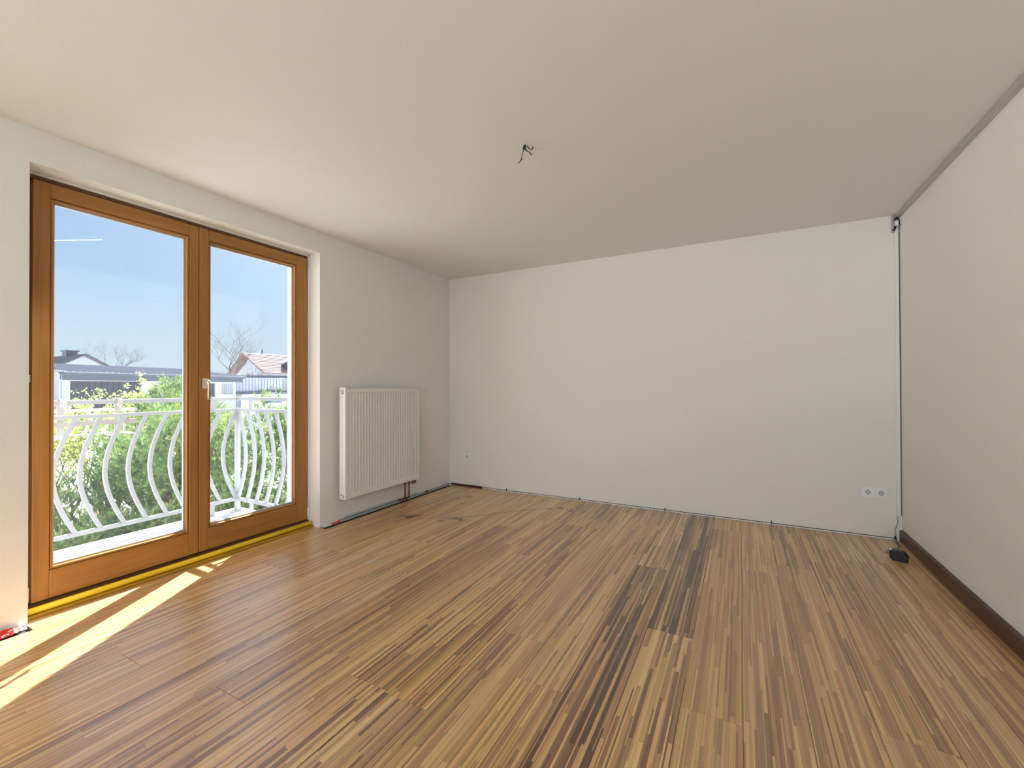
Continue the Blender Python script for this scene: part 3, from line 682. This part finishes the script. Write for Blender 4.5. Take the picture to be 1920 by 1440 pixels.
# planter bracket hanging outside the railing
pbk = thing('planter_bracket', 'empty white metal planter holder hooked over the handrail at the left', 'planter holder', (RX-.02, 1.42, 1.07))
ya, yb_ = 1.16, 1.62
def loop(z, hh, xo, xi, y0, y1, flat=.012):
    m_ = MB(); c = .03
    path = [(xi, y0, z), (xo+c, y0, z), (xo, y0+c, z), (xo, y1-c, z), (xo+c, y1, z), (xi, y1, z)]
    m_.tube(path, flat, 4, rb=hh, up=(0, 0, 1)); return m_
part('upper_band', loop(.985, .017, RX-.22, RX-.03, ya-.06, yb_+.03), M['bracket'], pbk)
part('upper_band', MB().box(RX-.036, RX-.024, ya-.06, yb_+.03, .880, .915), M['bracket'], pbk)
part('lower_band', loop(.800, .009, RX-.20, RX-.03, ya-.04, yb_+.01), M['bracket'], pbk)
for yy, hw in ((1.215, .026), (1.53, .021)):
    hk = MB()
    path = [(RX+.026, yy, 1.020), (RX+.028, yy, 1.060), (RX+.018, yy, 1.078), (RX-.010, yy, 1.080), (RX-.030, yy, 1.070), (RX-.034, yy, 1.02), (RX-.034, yy, .80), (RX-.06, yy, .79), (RX-.20, yy, .79)]
    hk.tube(path, hw, 4, rb=.005, up=None)
    part('hook_strap', hk, M['bracket'], pbk)
for yy in (1.36, 1.47):
    part('cross_strap', MB().tube([(RX-.03, yy, .92), (RX-.10, yy+.02, .86), (RX-.19, yy+.03, .80)], .015, 4, rb=.005), M['bracket'], pbk)
part('tie', MB().tube([(RX+.022, 1.395, 1.075), (RX-.022, 1.39, 1.055), (RX-.025, 1.365, .99), (RX-.025, 1.385, .93), (RX-.05, 1.36, .86), (RX-.08, 1.35, .80)], .007, 6), M['tape_white'], pbk, 'twisted white tie')
for yy in (yb_+.03, ya-.06):
    part('upright', MB().box(RX-.226, RX-.214, yy-.012, yy-.001, .80, .985), M['bracket'], pbk)

# ------------------------------------------------------------------ ground
GZ = -1.1
single('ground', MB().box(-260, -.42, -120, 220, GZ-.3, GZ), M['ground'], 'pale paved ground and driveway beyond the balcony', 'ground', loc=(0, 0, GZ), kind='structure')

bb = MB().poly([(-1.0, .2, GZ), (-1.0, 7.5, GZ), (-5.6, 7.2, GZ), (-6.6, 4.6, GZ), (-5.4, 2.6, GZ), (-4.8, 1.2, GZ), (-3.2, .2, GZ),
    (-1.0, .2, GZ+.04), (-1.0, 7.5, GZ+.04), (-5.6, 7.2, GZ+.04), (-6.6, 4.6, GZ+.04), (-5.4, 2.6, GZ+.04), (-4.8, 1.2, GZ+.04), (-3.2, .2, GZ+.04)],
    [(7, 13, 12, 11, 10, 9, 8)] + [(i, (i+1) % 7, 7+(i+1) % 7, 7+i) for i in range(7)])
M['soil'] = plain('planting_bed', (.13, .16, .07), .95, vary=.4, vscale=5)
single('planting_bed', bb, M['soil'], 'dark planting bed under the shrubs below the balcony', 'garden bed')

# ------------------------------------------------------------------ far buildings
gu = Vector((-3.22, 11.52, 0)).normalized(); gv = Vector((-gu.y, gu.x, 0)); G0 = Vector((-28.67, 9.25, 0))
def gp(u, v, z): return tuple(G0 + gu*u + gv*v + Vector((0, 0, z)))
def gbox(mb, u0, u1, v0, v1, z0, z1):
    c = G0 + gu*(u0+u1)/2 + gv*(v0+v1)/2 + Vector((0, 0, (z0+z1)/2))
    return mb.obox(c, gu, (u1-u0)/2, gv, (v1-v0)/2, (0, 0, 1), (z1-z0)/2)
gar = thing('garage', 'long low white garage with grey seamed roof and dark openings', 'building', (*(G0 + gu*6)[:2], GZ))
GL = 11.97
w_ = MB()
segs = [(.25, .62, None), (.62, 4.35, 1.57), (4.35, 5.75, None), (5.75, 7.85, 1.57), (7.85, 9.0, None), (9.0, 9.65, 1.5), (9.65, 10.2, None), (10.2, 11.25, 'l'), (11.25, 11.5, None)]
for u0, u1, k in segs:
    if k is None: gbox(w_, u0, u1, .7, .95, GZ, 1.95)
    elif k == 'l': gbox(w_, u0, u1, .7, .95, GZ, .66); gbox(w_, u0, u1, .7, .95, 1.5, 1.95)
    else: gbox(w_, u0, u1, .7, .95, k, 1.95)
gbox(w_, .25, .45, .95, 5.0, GZ, 2.15); gbox(w_, .45, 11.5, 4.8, 5.0, GZ, 2.2); gbox(w_, 11.3, 11.5, .95, 4.8, GZ, 2.15)
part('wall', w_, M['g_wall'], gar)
for u0, u1 in ((.62, 4.35), (5.75, 7.85)):
    d = MB(); gbox(d, u0, u1, .82, .88, GZ, 1.57)
    dd = part('garage_door', d, M['dark_open'], gar, 'dark garage door')
    r_ = MB()
    k = u0+.1
    while k < u1: gbox(r_, k, k+.05, .80, .82, GZ, 1.57); k += .3
    part('door_ribs', r_, M['dark_open'], dd)
d = MB(); gbox(d, 9.0, 9.65, .80, .86, GZ, 1.5); part('side_door', d, M['dark_open'], gar, 'dark slate door')
lv = MB(); gbox(lv, 10.2, 11.25, .88, .92, .66, 1.5); lo = part('louvre_window', lv, M['dark_open'], gar, 'window behind upright white bars')
for k in range(9):
    q = MB(); gbox(q, 10.25+k*.112, 10.30+k*.112, .72, .78, .66, 1.5); part('bar', q, M['g_wall'], lo)
q = MB(); gbox(q, .05, 11.75, .30, .36, 1.60, 1.92); part('fascia', q, M['fascia'], gar, 'slate coloured fascia band')
q = MB(); gbox(q, .05, 11.75, .36, .70, 1.60, 1.66); part('soffit', q, M['g_wall'], gar)
q = MB(); q.tube([gp(-.05, .22, 1.955), gp(11.95, .22, 1.955)], .06, 8); part('gutter', q, M['fascia'], gar)
rf = MB(); RS = (2.62-2.02)/5.6
pr_ = [gp(0, .1, 1.99), gp(0, 5.7, 2.59), gp(0, 5.7, 2.66), gp(0, .1, 2.06)]
rf.prism(pr_, tuple(gu*GL)); rfo = part('roof', rf, M['roof_grey'], gar, 'seamed grey metal roof')
k = .3
while k < GL:
    q = MB(); q.prism([gp(k, .1, 2.06), gp(k, 5.7, 2.66), gp(k, 5.7, 2.70), gp(k, .1, 2.10)], tuple(gu*.04)); part('seam', q, M['roof_grey'], rfo); k += .32
q = MB(); gbox(q, 0, GL, 5.66, 5.74, 2.60, 2.72); part('ridge_flashing', q, M['g_wall'], rfo, 'bright flashing')
q = MB().tube([gp(.12, .62, 1.95), gp(.12, .66, 1.5), gp(.12, .66, GZ)], .045, 8); part('downpipe', q, M['copper_gutter'], gar)

# second garage
hu = Vector((-33.4+34.6, 24.85-21.95, 0)).normalized(); hv = Vector((-hu.y, hu.x, 0)); H0 = Vector((-34.6, 21.9, 0))
def hbox(mb, u0, u1, v0, v1, z0, z1):
    c = H0 + hu*(u0+u1)/2 + hv*(v0+v1)/2 + Vector((0, 0, (z0+z1)/2)); return mb.obox(c, hu, (u1-u0)/2, hv, (v1-v0)/2, (0, 0, 1), (z1-z0)/2)
sh = thing('board_shed', 'pale blue-white boarded shed behind the right end of the garage', 'building', (*(H0+hu*1.5)[:2], GZ))
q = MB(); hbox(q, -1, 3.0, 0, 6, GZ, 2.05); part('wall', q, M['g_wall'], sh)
for k in range(17):
    q = MB(); hbox(q, -.9+k*.235, -.9+k*.235+.19, -.05, 0, .85, 2.02); part('board', q, M['boards'], sh)
q = MB(); hbox(q, -1.3, 3.5, -.5, 6.5, 2.06, 2.22); part('roof', q, M['roof_grey'], sh)
q = MB(); hbox(q, -1.3, 3.5, -.6, -.5, 2.02, 2.18); part('gutter', q, M['fascia'], sh)
q = MB(); hbox(q, -.9, 1.6, -.30, -.06, .62, .80); hbox(q, 1.2, 3.4, -.30, -.06, .74, .90); part('ledge', q, M['fascia'], sh, 'dark green ledge')

# gabled houses
def gable(o, base, ridge_dir, L_, wl_, wr_, ze, zr, over, wall_m, roof_m, eave_over=.6, zel=None):
    R_ = Vector(ridge_dir).normalized(); A = Vector((R_.y, -R_.x, 0))     # A: to the right seen along the ridge
    B = Vector(base); zel = ze if zel is None else zel
    def P(a, r, z): return tuple(B + A*a + R_*r + Vector((0, 0, z)))
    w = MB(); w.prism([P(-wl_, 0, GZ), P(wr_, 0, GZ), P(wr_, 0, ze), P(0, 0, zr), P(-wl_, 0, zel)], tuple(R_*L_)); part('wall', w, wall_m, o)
    for sgn, ww, z_e, nm in ((-1, wl_, zel, 'roof'), (1, wr_, ze, 'roof')):
        sl = (zr-z_e)/ww; xe = ww+eave_over; zz_ = zr - sl*xe
        r = MB(); r.prism([P(0, -over, zr), P(sgn*xe, -over, zz_), P(sgn*xe, -over, zz_+.28), P(0, -over, zr+.28)], tuple(R_*(L_+2*over)))
        ro = part(nm, r, roof_m, o)
        tl_ = MB(); nrow = 14
        for k in range(1, nrow):
            a = sgn*xe*k/nrow; z = zr - sl*abs(a)+.28
            tl_.obox(B + A*a + R_*(L_/2) + Vector((0, 0, z)), A, .10, R_, L_/2+over, (0, 0, 1), .05)
        part('tile_course', tl_, roof_m, ro)
    return P
hr = thing('gabled_house', 'white gabled house with pale reddish tiled roof behind the boarded shed', 'building', (-76.9, 48.2, GZ))
P = gable(hr, (-76.9, 48.2, 0), (.06, 1, 0), 14, 5.0, 6.6, 3.9, 7.3, 1.7, M['g_wall'], M['roof_tile'])
part('soffit', MB().prism([P(0, -1.69, 7.28), P(-5.4, -1.69, 3.50), P(-5.4, -1.69, 3.46), P(0, -1.69, 7.2)], (0, 1.6, 0)), M['soffit'], hr, 'brown underside of the roof overhang')
part('barge_board', MB().prism([P(0, -1.72, 7.62), P(-5.7, -1.72, 3.72), P(-5.7, -1.72, 3.42), P(0, -1.72, 7.25)], (0, .06, 0)).prism([P(0, -1.72, 7.62), P(7.2, -1.72, 3.85), P(7.2, -1.72, 3.6), P(0, -1.72, 7.3)], (0, .06, 0)), M['soffit'], hr)
part('gable_window', MB().obox(P(1.1, -.05, 4.75), (1, 0, 0), .35, (0, 1, 0), .06, (0, 0, 1), .75), M['boards'], hr, 'narrow gable window')
part('chimney', MB().obox(P(5.6, 11, 6.6), (1, 0, 0), .7, (0, 1, 0), .7, (0, 0, 1), 2.2).obox(P(5.6, 11, 8.8), (1, 0, 0), .9, (0, 1, 0), .9, (0, 0, 1), .12), M['fascia'], hr, 'dark chimney')
part('dormer', MB().prism([P(4.3, 3.0, 4.6), P(7.2, 3.0, 4.6), P(7.2, 3.0, 6.2), P(4.3, 3.0, 5.4)], (0, 3, 0)), M['fascia'], hr, 'dark dormer')
hl = thing('gabled_house', 'white gabled house with dark tiled roof and chimney at the left behind the garage', 'building', (-90.9, 29.5, GZ))
P = gable(hl, (-91.5, 29.5, 0), (-1, .0, 0), 12, 2.9, 2.9, 4.7, 6.5, 1.2, M['g_wall'], M['roof_dark'])
part('chimney', MB().box(-97.2, -95.4, 28.7, 30.1, 5.6, 7.4).box(-97.4, -95.2, 28.5, 30.3, 7.3, 7.5), M['fascia'], hl, 'grey chimney')

# distant vehicle and crate glimpsed between the shrubs
vn = thing('van', 'white van with a blue side panel parked behind the right shrubs', 'van', (-16.6, 12.9, GZ))
q = MB(); vu = Vector((.62, .78, 0)); vv = Vector((-.78, .62, 0)); V0 = Vector((-16.6, 12.6, 0))
def vp(a, z): return tuple(V0 + vu*a + Vector((0, 0, z)))
q.prism([vp(-1.1, GZ+.3), vp(3.4, GZ+.3), vp(3.4, GZ+1.0), vp(2.8, GZ+1.25), vp(2.3, GZ+1.9), vp(-1.05, GZ+1.93)], tuple(vv*1.7)); part('body', q, M['plastic'], vn, bevel=.04)
part('side_panel', MB().obox(V0 + vu*.25 - vv*.012 + Vector((0, 0, GZ+1.68)), vu, .35, vv, .012, (0, 0, 1), .13), M['blue'], vn, 'blue panel')
for a in (-.4, 2.5):
    part('wheel', MB().cyl(tuple(V0+vu*a+vv*.02+Vector((0, 0, GZ+.33))), tuple(V0+vu*a+vv*.22+Vector((0, 0, GZ+.33))), .33, 20), M['black'], vn)
cr = thing('crate_stack', 'stack of blue slatted crates glimpsed between shrubs above the middle rail', 'crate', (-13.8, 7.0, GZ))
for k in range(9):
    part('crate', MB().obox((-13.8, 7.0, GZ+.10+k*.2), (.25, .97, 0), .16, (.97, -.25, 0), .2, (0, 0, 1), .06), M['blue'], cr)
part('backing', MB().obox((-13.83, 7.0, GZ+.9), (.25, .97, 0), .15, (.97, -.25, 0), .17, (0, 0, 1), .9), M['boards'], cr)

# ------------------------------------------------------------------ plants
def set_tris(name, V, F, tint, mat, off):
    me = bpy.data.meshes.new(name); V = V - np.array(off)
    me.vertices.add(len(V)); me.vertices.foreach_set('co', V.astype(np.float32).ravel())
    nf = len(F); me.loops.add(nf*3); me.polygons.add(nf)
    me.loops.foreach_set('vertex_index', F.astype(np.int32).ravel())
    me.polygons.foreach_set('loop_start', np.arange(0, nf*3, 3, dtype=np.int32))
    try: me.polygons.foreach_set('loop_total', np.full(nf, 3, dtype=np.int32))
    except Exception: pass
    me.update(calc_edges=True)
    a = me.color_attributes.new('tint', 'FLOAT_COLOR', 'POINT')
    c = np.ones((len(V), 4), np.float32); c[:, :3] = tint; a.data.foreach_set('color', c.ravel())
    me.materials.append(mat); return me
def unit(v): return v/np.linalg.norm(v, axis=-1, keepdims=True)
def grow(p, d, length, r, depth, out, rr, spread=.55, up=.10, nb=(2, 3)):
    n = 3; pts = [Vector(p)]; dd = Vector(d).normalized()
    for i in range(n):
        dd = (dd + Vector((rr.gauss(0, .10), rr.gauss(0, .10), rr.gauss(0, .08)+up*.3))).normalized(); pts.append(pts[-1] + dd*length/n)
    r1 = r*.62; rs = [r + (r1-r)*i/n for i in range(n+1)]
    out.append((pts, rs, depth))
    if depth <= 0: return
    for k in range(rr.randint(*nb)):
        a = rr.uniform(0, 2*math.pi); perp = Vector((math.cos(a), math.sin(a), rr.uniform(-.2, .5)))
        nd = (dd*(1-spread*.4) + perp*spread*rr.uniform(.7, 1.3)).normalized(); nd.z += up; nd.normalize()
        j = rr.choice([n, n, n-1]); grow(pts[j], nd, length*rr.uniform(.62, .88), rs[j]*.72, depth-1, out, rr, spread, up, nb)
def branches_mb(segs, kmax=6):
    b = MB()
    for pts, rs, dp in segs: b.tube(pts, rs, kmax if dp > 2 else 3, cap=False)
    return b
def pine(c, rad, n_cl, seed, label, dens=1.0, bright=0.0):
    n_cl = int(n_cl*1.25)
    g = np.random.default_rng(seed); c = np.array(c, float); rad = np.array(rad, float)
    loc = (float(c[0]), float(c[1]), GZ); o = thing('pine_shrub', label, 'shrub', loc, 'evergreen shrubs below the balcony')
    # trunk and limbs
    tb_ = MB(); rr = random.Random(seed)
    for k in range(9):
        a = 2*math.pi*k/9+rr.random(); e = Vector(c) + Vector((math.cos(a)*rad[0]*.7, math.sin(a)*rad[1]*.7, rad[2]*rr.uniform(-.4, .75)))
        s0 = Vector((c[0], c[1], GZ)); m_ = (s0+e)/2 + Vector((rr.uniform(-.1, .1), rr.uniform(-.1, .1), .1))
        tb_.tube([tuple(s0), tuple(m_), tuple(e)], [.045, .028, .012], 6)
    part('branches', tb_, M['bark'], o)
    # clumps of shoots over the surface and some inside
    d = unit(g.normal(size=(n_cl, 3))); d[:, 2] = d[:, 2]*.85+.12
    rr_ = g.uniform(.40, 1.0, (n_cl, 1))**.45
    cl = c + d*rad*rr_*(1+g.normal(0, .06, (n_cl, 1)))
    cr_ = g.uniform(.09, .18, n_cl)
    per = int(15*dens)
    sd = unit(g.normal(size=(n_cl, per, 3)) + np.array([0, 0, .55]) + d[:, None, :]*.5)
    sp_ = cl[:, None, :] + sd*cr_[:, None, None]*g.uniform(.45, 1.0, (n_cl, per, 1))
    sdir = unit(sd + np.array([0, 0, .45]) + g.normal(0, .25, sd.shape))
    clt = g.uniform(0, 1, (n_cl, 1)) * np.ones((1, per))
    sp_ = sp_.reshape(-1, 3); sdir = sdir.reshape(-1, 3); clt = clt.ravel(); ns = len(sp_)
    K = 40
    u_ = g.uniform(0, 1, (ns, K, 1)); rnd = unit(g.normal(size=(ns, K, 3)))
    nd = unit(sdir[:, None, :]*.75 + rnd*.9)
    base = sp_[:, None, :] + sdir[:, None, :]*u_*.12
    ln = g.uniform(.032, .058, (ns, K, 1))*(1.1-.45*u_); side = unit(np.cross(nd, rnd + .01))*g.uniform(.0022, .0036, (ns, K, 1))
    tri = np.stack([base-side, base+side, base+nd*ln], axis=2).reshape(-1, 3)
    F = np.arange(len(tri)).reshape(-1, 3)
    dk = np.array([.05, .13, .06]); md = np.array([.22, .38, .15]); yl = np.array([.58, .66, .24])
    tt = np.clip(g.normal(.42+bright, .22, ns)*.7 + clt*.45, 0, 1)[:, None, None]
    tipness = np.clip(u_*1.0-.15, 0, 1)
    colr = dk*(1-tt) + md*tt; colr = colr*(1-tipness*(.35+.45*tt)) + yl*tipness*(.35+.45*tt)
    colr = np.repeat(colr[:, :, None, :] if colr.ndim == 3 else colr, 3, axis=2).reshape(-1, 3)
    ob = bpy.data.objects.new('needles', set_tris('needles', tri, F, colr, M['needle'], loc)); COL.objects.link(ob); ob.parent = o; ob['kind'] = 'stuff'
    # pinkish buds on the clump tops
    nb = n_cl; kb = 3
    bp_ = cl[:, None, :] + np.array([0, 0, 1.0])*cr_[:, None, None]*.95 + g.normal(0, .05, (nb, kb, 3)); bp_ = bp_.reshape(-1, 3)
    sel = g.random(len(bp_)) < .35; bp_ = bp_[sel]; m_ = len(bp_)
    ang = np.array([0, 2.1, 4.2]); ring_ = np.stack([np.cos(ang)*.010, np.sin(ang)*.010, np.zeros(3)], 1)
    V_ = np.concatenate([bp_[:, None, :]+ring_, (bp_+np.array([0, 0, .06])+g.normal(0, .01, (m_, 3)))[:, None, :]], axis=1).reshape(-1, 3)
    i0 = np.arange(m_)[:, None]*4; F_ = np.stack([np.concatenate([i0, i0+1, i0+3], 1), np.concatenate([i0+1, i0+2, i0+3], 1), np.concatenate([i0+2, i0, i0+3], 1)], 1).reshape(-1, 3)
    tc_ = np.tile(np.array([.70, .50, .34]), (len(V_), 1))
    ob = bpy.data.objects.new('buds', set_tris('buds', V_, F_, tc_, M['needle'], loc)); COL.objects.link(ob); ob.parent = o; ob['kind'] = 'stuff'; ob['label'] = 'pinkish young shoot tips'
    return o
PINES = [
    ((-4.42, 3.18, .00), (.75, .75, .84), 130, 21, 'dark evergreen shrub filling the left pane behind the bowed balusters'),
    ((-4.30, 2.45, -.55), (.62, .60, .55), 80, 22, 'low evergreen shrub at the bottom left of the left pane'),
    ((-3.35, 3.02, .10), (.62, .62, .86), 110, 23, 'evergreen shrub in the middle behind the meeting stiles of the door'),
    ((-2.35, 3.36, .10), (.62, .55, .86), 120, 24, 'nearest evergreen shrub behind the corner post of the railing'),
    ((-2.15, 4.16, .20), (.70, .60, .92), 110, 25, 'evergreen shrub at the right edge of the right pane'),
    ((-3.10, 2.30, -.72), (.55, .55, .42), 60, 26, 'low evergreen shrub just outside the deck edge'),
    ((-5.75, 3.95, .15), (.72, .72, 1.12), 120, 27, 'tall evergreen shrub topping the rail beside the middle stile'),
    ((-2.20, 2.75, -.62), (.55, .42, .50), 60, 28, 'low evergreen shrub below the railing corner'),
]
for i, a in enumerate(PINES): pine(*a, bright=(0, 0, .1, .2, .2, .1, .05, .15)[i])

def leafy(c, seed, label, h=2.4, n=4, dens=1.0, depth=4, tint=(.58, .68, .22)):
    rr = random.Random(seed); g = np.random.default_rng(seed); loc = (c[0], c[1], GZ)
    o = thing('budding_shrub', label, 'shrub', loc, 'budding deciduous shrubs')
    sg = []
    for k in range(n):
        a = rr.uniform(0, 6.28); grow((c[0]+rr.uniform(-.12, .12), c[1]+rr.uniform(-.12, .12), GZ), (math.cos(a)*.35, math.sin(a)*.35, 1), h*.34, .030, depth, sg, rr, .55, .10)
    part('branches', branches_mb(sg), M['bark'], o)
    tips = []
    for pts, rs, dp in sg:
        if dp <= 2:
            for q in pts[1:]:
                if rr.random() < .85*dens: tips.append(tuple(q))
    tips = np.array(tips); K = 9; ns = len(tips)
    ctr = tips[:, None, :] + g.normal(0, .035, (ns, K, 3)); nrm = unit(g.normal(size=(ns, K, 3)) + np.array([0, 0, .6]))
    ax_ = unit(np.cross(nrm, g.normal(size=(ns, K, 3)))); bx_ = np.cross(nrm, ax_); s_ = g.uniform(.012, .026, (ns, K, 1))
    V_ = np.stack([ctr-ax_*s_*1.3, ctr-bx_*s_*.7, ctr+ax_*s_*1.3, ctr+bx_*s_*.7], axis=2).reshape(-1, 3)
    i0 = np.arange(ns*K)[:, None]*4; F_ = np.stack([np.concatenate([i0, i0+1, i0+2], 1), np.concatenate([i0, i0+2, i0+3], 1)], 1).reshape(-1, 3)
    tt = g.uniform(.6, 1.15, (ns*K, 1)); tc_ = np.repeat(np.clip(np.array(tint)*tt, 0, 1), 4, axis=0)
    ob = bpy.data.objects.new('leaves', set_tris('leaves', V_, F_, tc_, M['leaf'], loc)); COL.objects.link(ob); ob.parent = o; ob['kind'] = 'stuff'
leafy((-6.0, 2.55), 31, 'yellow-green budding shrub at the far left of the left pane', h=2.25, n=4, dens=.75)
leafy((-5.75, 3.20), 32, 'yellow-green budding shrub rising above the planter holder', h=2.25, n=4, dens=.75)
leafy((-6.9, 3.30), 33, 'reddish budding shrub behind the planter holder', h=1.75, n=3, dens=.45, tint=(.66, .52, .28))

def bare(c, seed, label, h, r, depth, spread=.6):
    rr = random.Random(seed); sg = []
    grow((c[0], c[1], GZ), (0, 0, 1), h*.30, r, depth, sg, rr, spread, .12, (3, 3))
    o = thing('bare_tree', label, 'tree', (c[0], c[1], GZ), None)
    tr_ = [s for s in sg if s[2] >= depth-1]; tw = [s for s in sg if s[2] < depth-1]
    part('trunk', branches_mb(tr_), M['bark_far'], o); part('twigs', branches_mb(tw), M['bark_far'], o, kind='stuff')
bare((-55.9, 32.5), 47, 'large bare tree left of the house with the pale tiled roof', 10.8, .26, 7, .62)
bare((-119, 42.6), 42, 'faint bare tree right of the dark roofed house', 15, .28, 6, .7)
def fir(c, h, seed, label):
    o = thing('fir_tree', label, 'tree', (c[0], c[1], GZ)); b = MB(); rr = random.Random(seed)
    part('trunk', MB().cyl((c[0], c[1], GZ), (c[0], c[1], GZ+h*.95), .25, 8, .05), M['bark_far'], o)
    for k in range(16):
        z = GZ + h*(.15+.82*k/16); r = 2.6*(1-k/16.5)
        for j in range(9):
            a = 2*math.pi*j/9 + k*.7 + rr.uniform(-.1, .1); ca, sa = math.cos(a), math.sin(a); w2 = r*.22
            b.poly([(c[0], c[1], z+.5), (c[0]+ca*r-sa*w2, c[1]+sa*r+ca*w2, z-.35), (c[0]+ca*r*1.2, c[1]+sa*r*1.2, z-.3), (c[0]+ca*r+sa*w2, c[1]+sa*r-ca*w2, z-.35)], [(0, 1, 2), (0, 2, 3)])
    part('boughs', b, M['fir'], o, kind='stuff')
M['fir'] = plain('fir_green', (.10, .15, .14), .9)
fir((-107.7, 65.8), 11.9, 1, 'slim conifer tip just left of the pale roofed house ridge')
fir((-117.4, 75.6), 14.0, 2, 'conifer tip standing above the ridge of the pale roofed house')
q = MB(); rr = random.Random(3)
for k in range(90):
    a = k/89; x, y = -66+rr.uniform(-1, 1), 33+11*a
    q.poly([(x-.8, y-.4, GZ), (x+.8, y+.4, GZ), (x+rr.uniform(-.3, .3), y, GZ+4.4+rr.uniform(-.6, .5))], [(0, 1, 2)])
    q.poly([(x-.2, y-.9, GZ), (x+.2, y+.9, GZ), (x+rr.uniform(-.3, .3), y+.2, GZ+4.3+rr.uniform(-.6, .5))], [(0, 1, 2)])
single('hedge', q, M['hedge'], 'brown bare hedge below the large bare tree', 'hedge', kind='stuff')
single('contrail', MB().tube([(-1262, 348, 309.4), (-1210, 375, 310.3), (-1170, 396, 311)], [.8, 1.0, .15], 6, rb=.5), M['cloud'], 'faint white contrail high in the blue sky of the left pane', 'contrail')
